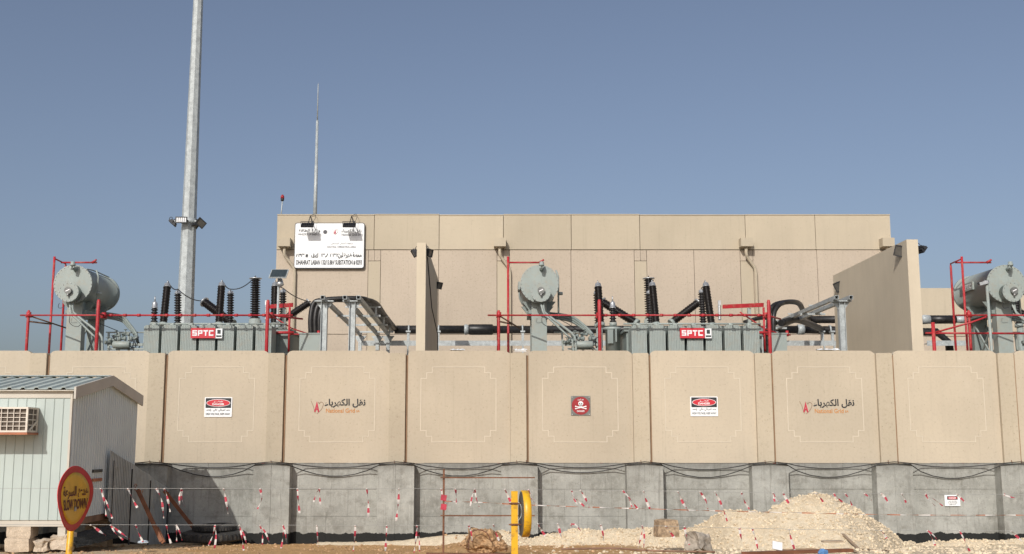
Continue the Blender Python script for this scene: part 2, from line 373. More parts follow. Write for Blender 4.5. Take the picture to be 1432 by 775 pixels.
M['solar'] = mat('solar_cells', (0.05, 0.065, 0.07), 0.25, 0.2, 0.2, 9)
M['yard'] = mat('yard_gravel', (0.35, 0.30, 0.24), 0.95, 0, 0.2, 4)
M['roofdeck'] = mat('roof_deck', (0.4, 0.36, 0.3), 0.9)

# ------------------------------------------------------------------ ground
def lerp_table(x, T):
    if x <= T[0][0]: return T[0][1]
    for (a, b), (c, d) in zip(T, T[1:]):
        if x <= c: return b + (d - b) * (x - a) / (c - a)
    return T[-1][1]
def gz(x, y):
    z = lerp_table(y, [(-10, 0.0), (6, 0.0), (14, -0.16), (17, -0.27), (21.5, -0.42), (28, -0.80), (29, -0.80)])
    if 8 < y < 28.4 and abs(x) < 40:
        n = noise.fractal(Vector((x*0.55, y*0.55, 0)), 1.0, 2.0, 5) * 0.045 + noise.fractal(Vector((x*4, y*4, 3)), 0.8, 2.1, 3) * 0.012
        z += n
        z += 0.33 * math.exp(-((x + 0.30)/1.3)**2 - ((y - 19.3)/1.3)**2)      # low earth mound
        z += 0.10 * math.exp(-((x + 7.6)/0.9)**2 - ((y - 20.0)/1.2)**2)
    return z
SIL = [(500,758),(560,756),(600,751),(640,748),(700,743),(745,752),(770,748),(800,742),(850,741),(900,738),(950,741),(972,737),(990,727),(1005,717),(1020,712),(1045,716),
       (1065,718),(1082,711),(1100,700),(1120,693),(1143,690),(1165,695),(1200,713),(1225,729),(1250,746),(1265,760),(1300,758),(1350,756),(1432,755),(1600,754)]
def yc(px): return lerp_table(px, [(700, 27.1), (940, 26.9), (1010, 25.3), (1080, 24.4), (1200, 24.4), (1250, 25.6), (1280, 27.0), (1500, 27.2)])
TAB = []
for px in range(500, 1601, 5):
    y_ = yc(px); py_ = lerp_table(px, SIL); p_ = P(px, py_, y_); TAB.append((p_.x, p_.z, y_))
TZ = [(a, b) for a, b, c in TAB]; TY = [(a, c) for a, b, c in TAB]
def hz(x, y):
    top = lerp_table(x, TZ); c = lerp_table(x, TY)
    d = abs(y - c)
    z = top - 0.66 * (math.sqrt(d*d + 0.02) - 0.14)
    z += noise.fractal(Vector((x*1.6, y*1.6, 5)), 0.9, 2.0, 4) * 0.055 * smooth01((x+2)/2)
    z += noise.fractal(Vector((x*9, y*9, 1)), 0.8, 2.1, 2) * 0.014
    return z
def grid(name, xs, ys, fz, m, smooth=True):
    mb = MB(); n = len(xs)
    vs = [(x, y, fz(x, y)) for y in ys for x in xs]
    fs = [(j*n+i, j*n+i+1, (j+1)*n+i+1, (j+1)*n+i) for j in range(len(ys)-1) for i in range(n-1)]
    mb.add(vs, fs, 0, smooth); return mb
def span(a, b, s): k = int(round((b-a)/s)); return [a + (b-a)*i/k for i in range(k+1)]
xs = [-3000, -1200, -500, -200, -90, -40, -25, -18] + span(-13.5, 15.5, 0.085) + [20, 27, 40, 90, 200, 500, 1200, 3000]
ys = [-2000, -600, -150, -40, -10, 0, 5, 8, 10, 12] + span(13.5, 28.2, 0.085) + [29, 35, 60, 200, 800, 3000]
o = grid('ground', xs, ys, gz, M['ground']).build('ground', M['ground'], fix=False); tag(o, kind='structure')
mb = grid('yard', [-3000, -300, -60, -20, -10, 0, 10, 20, 60, 300, 3000], [28.06, 34, 40, 46, 80, 300, 3000], lambda x, y: 0.95, None)
tag(mb.build('yard_ground', M['yard'], fix=False), kind='structure')
# crushed stone heap
hx = span(-4.2, 15.2, 0.07); hy = span(21.0, 28.05, 0.07)
mb = grid('h', hx, hy, lambda x, y: max(hz(x, y), gz(x, y) - 0.06), None)
keep = []
for f in mb.f:
    if any(mb.v[i][2] > gz(mb.v[i][0], mb.v[i][1]) - 0.03 for i in f): keep.append(f)
mb.f = keep; mb.m = [0]*len(keep); mb.sm = [True]*len(keep)
o = mb.build('gravel_heap', M['gravel'], fix=False)
tag(o, 'pale crushed limestone tipped in a heap against the foot of the concrete plinth', 'gravel heap', kind='stuff')
# loose chips: irregular stones, joined
def stone_shape(r):
    t = (1 + 5**0.5)/2
    v = [(-1,t,0),(1,t,0),(-1,-t,0),(1,-t,0),(0,-1,t),(0,1,t),(0,-1,-t),(0,1,-t),(t,0,-1),(t,0,1),(-t,0,-1),(-t,0,1)]
    f = [(0,11,5),(0,5,1),(0,1,7),(0,7,10),(0,10,11),(1,5,9),(5,11,4),(11,10,2),(10,7,6),(7,1,8),(3,9,4),(3,4,2),(3,2,6),(3,6,8),(3,8,9),(4,9,5),(2,4,11),(6,2,10),(8,6,7),(9,8,1)]
    sx, sy, sz = r.uniform(0.7,1.3), r.uniform(0.7,1.3), r.uniform(0.45,0.9)
    vs = [Vector((a*sx, b*sy, c*sz))*(r.uniform(0.75,1.2)/1.9) for a, b, c in v]
    e = Matrix.Rotation(r.uniform(0,6.3),3,'Z') @ Matrix.Rotation(r.uniform(-0.5,0.5),3,'X')
    return [e @ q for q in vs], f
rs = random.Random(5)
SH = [stone_shape(rs) for _ in range(14)]
def scatter(name, count, pick, size, m, label):
    mb = MB()
    for _ in range(count):
        x, y, z = pick()
        s = size(); vs, f = rs.choice(SH)
        mb.add([v*s + Vector((x, y, z + s*0.15)) for v in vs], f)
    o = mb.build(name, m, fix=False); return tag(o, label, 'stones', kind='stuff')
def pick_heap():
    while True:
        x = rs.uniform(0.2, 13.2); y = rs.uniform(21.2, 27.9); z = hz(x, y)
        if z > gz(x, y) - 0.02: return x, y, z
def pick_front():
    while True:
        x = rs.uniform(0.5, 11.5); y = rs.uniform(15, 27)
        if rs.random() < smooth01((x-2.0)/2.5)+0.12: return x, y, gz(x, y)
def pick_soil():
    while True:
        x = rs.uniform(-9.5, 3.5); y = rs.uniform(15, 27.8)
        k = 0.35 + 0.65*math.exp(-((x+0.2)/1.6)**2) + (0.4 if x < -5.5 else 0)
        if rs.random() < k: return x, y, max(gz(x, y), hz(x, y) if x > -4 else -9)
sz1 = lambda: 0.010 + 0.035*rs.random()**5 + (0.05*rs.random() if rs.random() < 0.004 else 0)
scatter('limestone_chips', 11000, pick_heap, sz1, M['stone'], 'loose pale limestone chips lying over the stone heap')
scatter('gravel_stones', 4200, pick_front, lambda: 0.016 + 0.05*rs.random()**4, M['stone'], 'scattered pale stones on the ground in front of the stone heap')
scatter('soil_clods', 3600, pick_soil, lambda: 0.010 + 0.035*rs.random()**5, M['soilstone'], 'small earth clods scattered over the orange sandy soil')

# ------------------------------------------------------------------ boundary wall and plinth
WY = 28.0
ZT, ZB = PZ(490.5, WY), PZ(647.5, WY)
jx = [PX(p, WY) for p in (-104, 65, 231, 398.5, 568.5, 737.5, 909, 1080.5, 1250.5, 1421)]
pitch = (jx[-1]-jx[0])/9
jx = [jx[0] - pitch*2, jx[0]-pitch] + jx + [jx[-1]+pitch, jx[-1]+2*pitch]
wall = thing('boundary_wall', (0, WY, ZB), 'long beige precast concrete panel wall standing on the grey concrete plinth', 'wall')
PW = 0.43; PROUD = 0.085; CH = 0.075
for i in range(len(jx)-1):
    a, b = jx[i], jx[i+1]
    pl = b - PW                                   # left edge of the post
    mb = MB()
    # panel with chamfered top corners; front at WY
    x0, x1 = a + 0.03, pl - 0.004
    poly = [(x0, WY, ZB), (x1, WY, ZB), (x1, WY, ZT-CH), (x1-0.09, WY, ZT-0.012), (x1-0.13, WY, ZT), (x0+0.13, WY, ZT), (x0+0.06, WY, ZT-0.02), (x0, WY, ZT-CH)]
    mb.prism(poly, (0, 0.16, 0))
    po = mb.build('panel', M['panel'], wall)
    # raised stepped bead
    cx = (a + pl)/2; cz = (ZT + ZB)/2 + 0.05; hw, hh, st = 0.945, 0.935, 0.142
    q = [(-hw+2*st, hh), (hw-2*st, hh), (hw-2*st, hh-st), (hw-st, hh-st), (hw-st, hh-2*st), (hw, hh-2*st),
         (hw, -hh+2*st), (hw-st, -hh+2*st), (hw-st, -hh+st), (hw-2*st, -hh+st), (hw-2*st, -hh),
         (-hw+2*st, -hh), (-hw+2*st, -hh+st), (-hw+st, -hh+st), (-hw+st, -hh+2*st), (-hw, -hh+2*st), (-hw, hh-2*st), (-hw+st, hh-2*st), (-hw+st, hh-st), (-hw+2*st, hh-st)]
    mb = MB(); bw = 0.010
    for k in range(len(q)):
        (ax, az), (bx, bz) = q[k], q[(k+1) % len(q)]
        X0, X1 = sorted((ax, bx)); Z0, Z1 = sorted((az, bz))
        horiz = abs(az-bz) < 1e-6; e = bw if horiz else -bw
        if horiz: mb.box((cx+X0-bw, WY-0.007, cz+Z0-bw), (cx+X1+bw, WY+0.02, cz+Z0+bw))
        else: mb.box((cx+X0-bw, WY-0.0065, cz+Z0+bw), (cx+X0+bw, WY+0.02, cz+Z1-bw))
    mb.build('bead_moulding', M['bead'], po)
    # post, a little proud and a little lower, chamfered top
    mb = MB()
    mb.prism([(pl, WY-PROUD, ZB), (b-0.028, WY-PROUD, ZB), (b-0.028, WY-PROUD, ZT-0.085), (b-0.05, WY-PROUD, ZT-0.066), (pl+0.03, WY-PROUD, ZT-0.066), (pl, WY-PROUD, ZT-0.085)], (0, 0.30, 0))
    mb.build('post', M['post'], wall)
    MB().box((b-0.026, WY-0.01, ZB), (b+0.028, WY+0.12, ZT-0.12)).build('joint_strip', M['joint'], wall)
    mb = MB()
    for dx in (-0.27, -0.03):
        mb.beam((b+dx, WY-PROUD-0.05, ZB-0.01), (b+dx-0.01, WY-PROUD-0.05, ZB+0.07), 0.014, 0.014)
    mb.build('anchor_bolt', M['rust'], wall)

plinth = thing('retaining_plinth', (0, WY, -0.8), 'weathered grey cast concrete plinth with piers and a black tarred foot', 'wall')
PZT = ZB - 0.012
PIER = 0.36
for i in range(len(jx)-1):
    b = jx[i+1]
    pr = b + 0.235; pll = b - 0.66                   # pier extents
    prev = jx[i] + 0.235
    # recessed face in three pours with thin grooves
    zs = [-1.6, PZ(722, WY), PZ(684, WY), PZT]
    for k in range(3):
      zcut = prev + (pll-prev)*rs.uniform(0.3, 0.7)
      for xa_, xb_ in ((prev, zcut-0.002), (zcut+0.002, pll)):
        z0, z1 = zs[k], zs[k+1] - (0.006 if k < 2 else 0)
        off = (0.0, 0.008, -0.004)[k] + rs.uniform(-0.003, 0.003)
        MB().box((xa_, WY+0.012+off, z0), (xb_, WY+0.3, z1)).build('plinth_face', M['plinth'], plinth)
    MB().box((prev, WY+0.05, -1.6), (pll, WY+0.29, PZT-0.01)).build('plinth_core', M['plinth'], plinth)
    # pier: two shutter widths with a fine joint
    mb = MB()
    mid = pll + 0.44
    mb.box((pll, WY-PIER, -1.6), (mid-0.004, WY+0.28, PZT-0.03)); mb.box((mid+0.004, WY-PIER+0.004, -1.6), (pr, WY+0.28, PZT-0.03))
    mb.box((pll+0.01, WY-PIER+0.012, -1.6), (pr-0.01, WY+0.27, PZT-0.05))
    mb.box((pll+0.02, WY-PIER+0.02, PZT-0.03), (pr-0.02, WY-0.09, PZT+0.0))
    mb.build('pier', M['plinth'], plinth)

# swagged cables along the top of the plinth
for ci, (sag0, top) in enumerate(((0.13, 0.01), (0.26, -0.03))):
    pts = []
    for i in range(len(jx)-1):
        b = jx[i+1]; xl = b - 0.62; xr = b + 0.20; nx = (jx[i+2] if i+2 < len(jx) else b + pitch) - 0.62
        yy = WY - PIER - 0.02
        pts += [Vector((xl, yy, PZT+top)), Vector(((xl+xr)/2, yy-0.01, PZT+top+0.035)), Vector((xr, yy, PZT+top))]
        sag = sag0 * rs.uniform(0.75, 1.35)
        for k in range(1, 7):
            t = k/7; yb = WY - 0.04 - (PIER-0.04) * (2*t-1)**4
            pts.append(Vector((xr + (nx-xr)*t, yb, PZT + top - sag*4*t*(1-t))))
    mb = MB(); mb.tube(pts, 0.012, 6)
    single(mb, 'cable', M['black'], ('upper black cable draped along the top of the grey plinth', 'lower black cable hanging in deeper loops along the top of the grey plinth')[ci], 'cable', 'cables along the plinth')

# ------------------------------------------------------------------ signs on the wall
def rrect(x0, x1, z0, z1, y, r, n=4):
    out = []
    for cx, cz, a0 in ((x1-r, z1-r, 0), (x0+r, z1-r, 90), (x0+r, z0+r, 180), (x1-r, z0+r, 270)):
        for k in range(n+1):
            w = R(a0 + 90*k/n); out.append((cx + r*math.cos(w), y, cz + r*math.sin(w)))
    return out
def ellipse(cx, y, cz, a, b, n=32, p0=0.0): return [(cx + a*math.cos(2*math.pi*k/n+p0), y, cz + b*math.sin(2*math.pi*k/n+p0)) for k in range(n)]
def danger_sign(px, py, label):
    c = P(px, py, WY); w, h = 0.345, 0.245
    t = thing('danger_sign', (c.x, WY-0.02, c.z-h), label, 'sign', 'white danger signs')
    MB().prism(rrect(c.x-w, c.x+w, c.z-h, c.z+h, WY-0.02, 0.02), (0, 0.018, 0)).build('board', M['white'], t)
    MB().prism(rrect(c.x-w+0.025, c.x+w-0.025, c.z-0.02, c.z+h-0.02, WY-0.024, 0.01), (0, 0.003, 0)).build('header', M['ink'], t)
    MB().prism(ellipse(c.x, WY-0.028, c.z+0.103, 0.30, 0.094), (0, 0.003, 0)).build('oval_border', M['letterwhite'], t)
    MB().prism(ellipse(c.x, WY-0.032, c.z+0.103, 0.287, 0.083), (0, 0.003, 0)).build('oval', M['signred'], t)
    mb = MB(); y = WY-0.036
    lettering(shape_ar('خطــر').replace('\u0640','\u0640'), (c.x, y, c.z+0.137), 0.24, 0.06, None, None, mb=mb, bold=0.02)
    lettering('DANGER', (c.x, y, c.z+0.072), 0.30, 0.052, None, None, mb=mb, bold=0.03)
    mb.build('white_lettering', M['letterwhite'], t, fix=False)
    mb = MB(); y = WY-0.026
    lettering(shape_ar('جهد كهربائي عالي - إبتعد'), (c.x, y, c.z-0.075), 0.60, 0.075, None, None, mb=mb, bold=0.015)
    lettering('HIGH VOLTAGE, KEEP AWAY', (c.x, y, c.z-0.175), 0.61, 0.062, None, None, mb=mb, bold=0.012)
    mb.build('black_lettering', M['charcoal'], t, fix=False)
danger_sign(305.5, 569.5, 'white danger sign with red oval on the panel left of the left logo')
danger_sign(984.5, 568.5, 'white danger sign with red oval between the skull sign and right logo')
# skull plate
c = P(812, 567.5, WY); h = 0.243
t = thing('skull_sign', (c.x, WY-0.02, c.z-h), 'square grey plate with a red disc, white skull and crossbones', 'sign')
MB().box((c.x-h, WY-0.018, c.z-h), (c.x+h, WY-0.001, c.z+h)).build('plate', M['plate'], t)
MB().prism(ellipse(c.x, WY-0.024, c.z, 0.225, 0.225, 40), (0, 0.005, 0)).build('disc', M['skullred'], t)
mb = MB(); y = WY-0.030
mb.prism(ellipse(c.x, y, c.z+0.055, 0.062, 0.058, 20), (0, 0.004, 0)); mb.box((c.x-0.034, y, c.z-0.022), (c.x+0.034, y+0.004, c.z+0.02))
for s in (-1, 1):
    mb.beam((c.x-0.125, y-0.001*s, c.z-0.03+s*0.028-0.015), (c.x+0.125, y-0.001*s, c.z-0.03-s*0.028-0.015), 0.004, 0.020, up=(0, 0, 1))
    for e in (-1, 1): mb.prism(ellipse(c.x+e*0.128, y-0.002, c.z-0.045-s*e*0.028, 0.017, 0.017, 10), (0, 0.004, 0))
mb.build('skull_and_bones', M['letterwhite'], t)
mb = MB()
for s in (-1, 1): mb.prism(ellipse(c.x+s*0.024, y-0.004, c.z+0.05, 0.016, 0.018, 12), (0, 0.003, 0))
mb.prism([(c.x-0.008, y-0.004, c.z+0.018), (c.x+0.008, y-0.004, c.z+0.018), (c.x, y-0.004, c.z+0.034)], (0, 0.003, 0))
mb.build('eye_sockets', M['ink'], t)
mb = MB(); lettering(shape_ar('خطر الموت'), (c.x, WY-0.029, c.z+0.15), 0.16, 0.055, None, None, mb=mb, bold=0.01)
lettering('DANGER', (c.x, WY-0.029, c.z-0.135), 0.19, 0.045, None, None, mb=mb, bold=0.015)
mb.build('lettering', M['letterwhite'], t, fix=False)
mb = MB()
for sx in (-1, 1):
    for sz in (-1, 1): mb.lathe((c.x+sx*0.215, WY-0.019, c.z+sz*0.215), (c.x+sx*0.215, WY-0.026, c.z+sz*0.215), [(0, 0.012), (1, 0.012)], 8)
mb.build('screw', M['alu'], t)

def curve_strip(pts, w, y):
    """thin flat brush line in the wall plane, width tapering"""
    mb = MB(); p = crv([(a, 0, b) for a, b in pts], 6); n = len(p); vs = []; fs = []
    for i, q in enumerate(p):
        d = (p[min(i+1, n-1)] - p[max(i-1, 0)]).normalized(); a = Vector((-d.z, 0, d.x)) * (w/2)
        vs += [q + a + Vector((0, y, 0)), q - a + Vector((0, y, 0))]
    for i in range(n-1): fs.append((2*i, 2*i+1, 2*i+3, 2*i+2))
    mb.add(vs, fs); return mb
def merge(dst, src): dst.add(src.v, src.f); return dst
def grid_mark(cx, cz, s, y, parent):
    """the company's mark: a slim A with a sweeping heart-like line"""
    mb = MB()
    merge(mb, curve_strip([(cx-0.50*s, cz+0.50*s), (cx-0.30*s, cz+0.05*s), (cx-0.22*s, cz-0.28*s), (cx-0.14*s, cz-0.50*s)], 0.035*s, y))
    merge(mb, curve_strip([(cx+0.10*s, cz+0.42*s), (cx+0.16*s, cz+0.27*s), (cx+0.30*s, cz+0.42*s), (cx+0.50*s, cz+0.26*s), (cx+0.38*s, cz-0.12*s), (cx+0.12*s, cz-0.42*s), (cx-0.02*s, cz-0.52*s)], 0.04*s, y))
    mb.build('mark_line', M['brownpipe'], parent, fix=False)
    mb = MB(); yy = y - 0.0025
    mb.add([(cx-0.24*s, yy, cz-0.38*s), (cx-0.11*s, yy, cz-0.38*s), (cx+0.02*s, yy, cz+0.30*s), (cx-0.02*s, yy, cz+0.48*s)], [(0, 1, 2, 3)])
    mb.add([(cx+0.19*s, yy, cz-0.38*s), (cx+0.06*s, yy, cz-0.38*s), (cx-0.07*s, yy, cz+0.30*s), (cx-0.02*s, yy, cz+0.48*s)], [(3, 2, 1, 0)])
    mb.v = [(v[0], v[1] - (0.002 if i > 3 else 0), v[2]) for i, v in enumerate(mb.v)]
    mb.add([(cx-0.13*s, yy-0.004, cz-0.22*s), (cx+0.08*s, yy-0.004, cz-0.22*s), (cx+0.05*s, yy-0.004, cz-0.10*s), (cx-0.10*s, yy-0.004, cz-0.10*s)], [(0, 1, 2, 3)])
    mb.build('mark_letter', M['crimson'], parent, fix=False)
def wall_logo(px, py, label):
    y = WY-0.006; k = WY/F*1.0
    c = P(px, py, WY)
    t = thing('company_logo', (c.x, y, c.z-0.25), label, 'logo', 'company logos painted on the wall')
    m = P(px-30.5, py+1.5, WY); grid_mark(m.x, m.z, 0.31, y, t)
    a = P(px+8.5, py-4, WY)
    lettering(shape_ar('نقل الكهرباء'), (a.x, y, a.z), 57*k, 12.5*k*1.0, M['ink'], t, 'arabic_lettering', bold=0.030)
    a = P(px+2, py+6.3, WY)
    lettering('National Grid', (a.x, y, a.z), 40*k, 6.0*k, M['orange'], t, 'orange_lettering', bold=0.012)
    a = P(px+26.5, py+7.0, WY)
    lettering('SA', (a.x, y, a.z), 5*k, 3.0*k, M['orange'], t, 'orange_suffix', bold=0.012)
wall_logo(474, 568, 'painted logo in black and orange lettering right of the left danger sign')
wall_logo(1157.5, 568.5, 'painted logo in black and orange lettering right of the right danger sign')
# small danger notice on the plinth
c = P(1331.5, 700, WY); t = thing('danger_notice', (c.x, WY-0.02, c.z-0.14), 'small pale danger notice fixed low on the grey plinth at the right', 'sign')
MB().box((c.x-0.19, WY-0.02, c.z-0.135), (c.x+0.19, WY+0.0, c.z+0.135)).build('board', M['white'], t)
MB().box((c.x-0.13, WY-0.025, c.z+0.02), (c.x+0.13, WY-0.021, c.z+0.105)).build('header', M['ink'], t)
MB().prism(ellipse(c.x, WY-0.029, c.z+0.062, 0.12, 0.034, 20), (0, 0.003, 0)).build('oval', M['signred'], t)
mb = MB(); lettering('DANGER', (c.x, WY-0.032, c.z+0.062), 0.18, 0.04, None, None, mb=mb, bold=0.02); mb.build('white_lettering', M['letterwhite'], t, fix=False)
mb = MB()
for k, s in enumerate(('HIGH VOLTAGE', 'NO UNAUTHORIZED', 'KEEP OUT')):
    lettering(s, (c.x, WY-0.022, c.z-0.018-0.04*k), (0.2, 0.24, 0.16)[k], 0.026, None, None, mb=mb, bold=0.02)
mb.build('black_lettering', M['ink'], t, fix=False)

# ------------------------------------------------------------------ substation building
BY = 46.0
bz0 = 0.95; bt = PZ(301, BY); bj = PZ(349.5, BY)
def bx(p, py=350): return P(p, py, BY).x
XL, XR = bx(387.5, 325), bx(1245, 325)
bld = thing('substation_building', (0, BY, bz0), 'long beige windowless substation hall of precast panels behind the transformers', 'building')
MB().box((XL+0.03, BY+0.10, bz0), (XR-0.03, BY+16, bt-0.15)).build('backing_wall', M['joint'], bld)
MB().box((XL, BY+0.12, bt-0.1), (XR, BY+16.02, bt-0.04)).build('roof', M['roofdeck'], bld)
G = 0.012
pj = [387.5, 523, 614, 704, 799, 895, 1043, 1141, 1245]
for a, b in zip(pj, pj[1:]):
    x0 = XL if a == pj[0] else bx(a)+G; x1 = XR if b == pj[-1] else bx(b)-G
    dt = rs.uniform(-0.02, 0.008); dyy = rs.uniform(-0.012, 0.012)
    MB().box((x0, BY-0.03+dyy, bj+G), (x1, BY+0.25, bt+dt)).build('parapet_panel', M['parapet'], bld)
    MB().box((x0-0.008, BY-0.055+dyy, bt+dt), (x1+0.008, BY+0.30, bt+dt+0.035)).build('coping', M['parapet'], bld)
for sx, xx in ((1, XL-0.001), (-1, XR+0.001)):
    MB().box((xx, BY+0.26, bz0), (xx+sx*0.2, BY+16, bt)).build('end_wall', M['parapet'], bld)
zlow = PZ(467.5, BY); zst = PZ(365, BY)
strips = [(514, 531.5), (695, 712.5), (888, 905.5), (1037, 1055)]
cuts = [387.5, 514, 531.5, 613, 695, 712.5, 799, 888, 905.5, 972, 1037, 1055, 1145, 1245]
for a, b in zip(cuts, cuts[1:]):
    x0 = XL if a == 387.5 else bx(a, 420)+G*0.8; x1 = XR if b == 1245 else bx(b, 420)-G*0.8
    if (a, b) in strips:
        xm = (x0+x1)/2
        MB().box((x0, BY, zst+G), (xm-G/2, BY+0.2, bj-G)).build('wall_panel', M['aggregate'], bld)
        MB().box((xm+G/2, BY, zst+G), (x1, BY+0.2, bj-G)).build('wall_panel', M['aggregate'], bld)
        MB().box((x0, BY-0.02, bz0), (x1, BY+0.2, zst-G)).build('pilaster_panel', M['parapet'], bld)
    else:
        MB().box((x0, BY, zlow+G), (x1, BY+0.2, bj-G)).build('wall_panel', M['aggregate'], bld)
        MB().box((x0, BY+0.004, bz0), (x1, BY+0.2, zlow-G)).build('wall_panel', M['aggregate'], bld)
# rainwater boxes and downpipes
for p in (400, 699, 1041, 1237):
    c = P(p, 342, BY); w = 0.25
    ob = MB()
    ob.prism([(c.x-w, BY-0.5, c.z+0.20), (c.x+w, BY-0.5, c.z+0.20), (c.x+w, BY-0.5, c.z-0.16), (c.x-w, BY-0.5, c.z-0.16)], (0, 0.48, 0))
    ob = ob.build('rainwater_box', M['parapet'], bld)
    pts = crv([(c.x+0.0, BY-0.3, c.z-0.16), (c.x, BY-0.3, c.z-0.45), (c.x+0.08, BY-0.22, c.z-0.62), (c.x+0.36, BY-0.12, c.z-1.0), (c.x+0.42, BY-0.10, c.z-1.25)], 4) + [Vector((c.x+0.42, BY-0.10, bz0))]
    MB().tube(pts, 0.065, 8).build('downpipe', M['parapet'], bld)
# annex on the right
xa = XR + 0.25
an = thing('annex_building', ((xa+30)/2, BY+1, bz0), 'lower beige annex wall running off to the right behind the third transformer', 'building')
az = PZ(403, BY+1)
xx = [xa, 21.5, 26, 31]
for a, b in zip(xx, xx[1:]):
    MB().box((a+0.01, BY+1, PZ(470, BY+1)), (b-0.01, BY+1.25, az)).build('parapet_panel', M['parapet'], an)
    MB().box((a+0.01, BY+1.03, bz0), (b-0.01, BY+1.2, PZ(470, BY+1)-0.02)).build('wall_panel', M['aggregate'], an)
MB().box((xa, BY+1.3, bz0), (30.9, BY+11, az-0.2)).build('backing_wall', M['parapet'], an)

# big name board on the facade
sy = BY-0.16
x0, x1, z0, z1 = P(412.5, 344, sy).x, P(508.8, 344, sy).x, PZ(374.5, sy), PZ(312.5, sy)
t = thing('name_board', ((x0+x1)/2, sy, z0), 'large white station name board with Arabic and English lettering on the facade', 'sign')
MB().prism(rrect(x0-0.03, x1+0.03, z0-0.03, z1+0.03, sy+0.01, 0.10), (0, 0.12, 0)).build('frame', M['signedge'], t)
MB().prism(rrect(x0, x1, z0, z1, sy, 0.08), (0, 0.03, 0)).build('board', M['white'], t)
SW, SH_ = x1-x0, z1-z0
def st(body, u, v, w, h, m, bold=0.0):      # u,v,w,h as fractions of the board
    lettering(body, (x0+u*SW, sy-0.012, z1-v*SH_), w*SW, h*SH_, m, t, 'lettering', bold=bold)
st(shape_ar('وزارة الطاقة'), 0.205, 0.165, 0.31, 0.085, M['ink'], 0.006)
st('MINISTRY OF ENERGY', 0.205, 0.250, 0.32, 0.042, M['ink'], 0.0)
st(shape_ar('نقل الكهرباء'), 0.815, 0.175, 0.29, 0.085, M['ink'], 0.012)
st('National Grid SA', 0.815, 0.255, 0.28, 0.05, M['greyink'], 0.005)
st(shape_ar('منطقة أعمال الوسطى'), 0.68, 0.452, 0.32, 0.055, M['greyink'], 0.0)
st('CENTRAL OPERATING AREA', 0.675, 0.535, 0.42, 0.045, M['greyink'], 0.0)
st(shape_ar('محطة ظهرة لبن')+'', 0.80, 0.725, 0.34, 0.14, M['ink'], 0.035)
st('١٣٫٨ / ١٣٢', 0.51, 0.715, 0.25, 0.11, M['ink'], 0.035)
st(shape_ar('ك.ف'), 0.29, 0.72, 0.10, 0.11, M['ink'], 0.035)
st('٨٢٩٣ #', 0.105, 0.715, 0.18, 0.11, M['ink'], 0.035)
st('DHAHRAT LABAN 132/13.8kV SUBSTATION # 8293', 0.5, 0.885, 0.95, 0.115, M['ink'], 0.022)
MB().prism(ellipse(x0+0.435*SW, sy-0.012, z1-0.195*SH_, 0.085, 0.085, 20), (0, 0.008, 0)).build('emblem', M['greyink'], t)
grid_mark(x0+0.58*SW, z1-0.195*SH_, 0.24, sy-0.012, t)
# floodlights
def floodlight(loc, d, w, h, label, group, parent=None, wire=None, striped=False, roll=0.0, name='floodlight'):
    """d = direction the glass faces"""
    loc = Vector(loc); d = Vector(d).normalized(); q = d.to_track_quat('-Y', 'Z').to_matrix() @ Matrix.Rotation(roll, 3, 'Y')
    if parent is None: t = thing(name, loc, label, 'floodlight', group)
    else: t = parent
    def T(mb):
        mb.v = [tuple(q @ Vector(v) + loc) for v in mb.v]; return mb
    mb = MB(); mb.box((-w/2, 0, -h/2), (w/2, 0.05, h/2))
    for k in range(7):
        x = -w/2 + w*(k+0.5)/7; mb.box((x-0.006, 0.05, -h/2+0.03), (x+0.006, 0.11, h/2-0.03))
    for a, b in (((-w/2, -0.03, -h/2), (w/2, 0, -h/2+0.03)), ((-w/2, -0.03, h/2-0.03), (w/2, 0, h/2)), ((-w/2, -0.029, -h/2+0.03), (-w/2+0.03, 0, h/2-0.03)), ((w/2-0.03, -0.029, -h/2+0.03), (w/2, 0, h/2-0.03))):
        mb.box(a, b)
    hs_ = T(mb).build('housing', M['dark'], t)
    mb = MB()
    n = 5 if striped else 1
    for k in range(n):
        ww = (w-0.06)/n; xx = -w/2+0.03+ww*k
        mb.box((xx+(0.012 if striped else 0), -0.012, -h/2+0.032), (xx+ww-(0.012 if striped else 0), -0.001, h/2-0.032))
    T(mb).build('lens', M['rag'] if striped else M['glass'], hs_)
    mb = MB()
    for s in (-1, 1): mb.beam((s*(w/2+0.012), 0.02, 0), (s*(w/2+0.012), 0.17, 0.0), 0.012, 0.035)
    mb.beam((-w/2-0.012, 0.175, 0), (w/2+0.012, 0.175, 0), 0.012, 0.035)
    T(mb).build('bracket', M['dark'], hs_ if parent is not None else t)
    return t
for k, (px, dx, lab) in enumerate(((430, 0, 'left of the two floodlights mounted over the white name board'), (488.5, 0, 'right of the two floodlights mounted over the white name board'))):
    c = P(px, 315.5, sy-0.55); w = 0.52
    f = floodlight(c, (0, 0.55, -0.9), w, 0.30, lab, 'floodlights over the name board')
    mb = MB(); top = Vector((c.x, BY-0.05, PZ(302.5, BY)))
    mb.tube([top, Vector((c.x-0.0, c.y+0.04, c.z+0.04))], 0.018, 6); mb.tube([top, Vector((c.x+0.2, c.y+0.30, c.z+0.0))], 0.016, 6)
    mb.tube(crv([top, top+Vector((0.2, -0.1, 0.06)), top+Vector((0.25, -0.25, -0.15)), c+Vector((0.12, 0.1, 0.05))], 5), 0.009, 5)
    mb.build('support_arm', M['dark'], f)

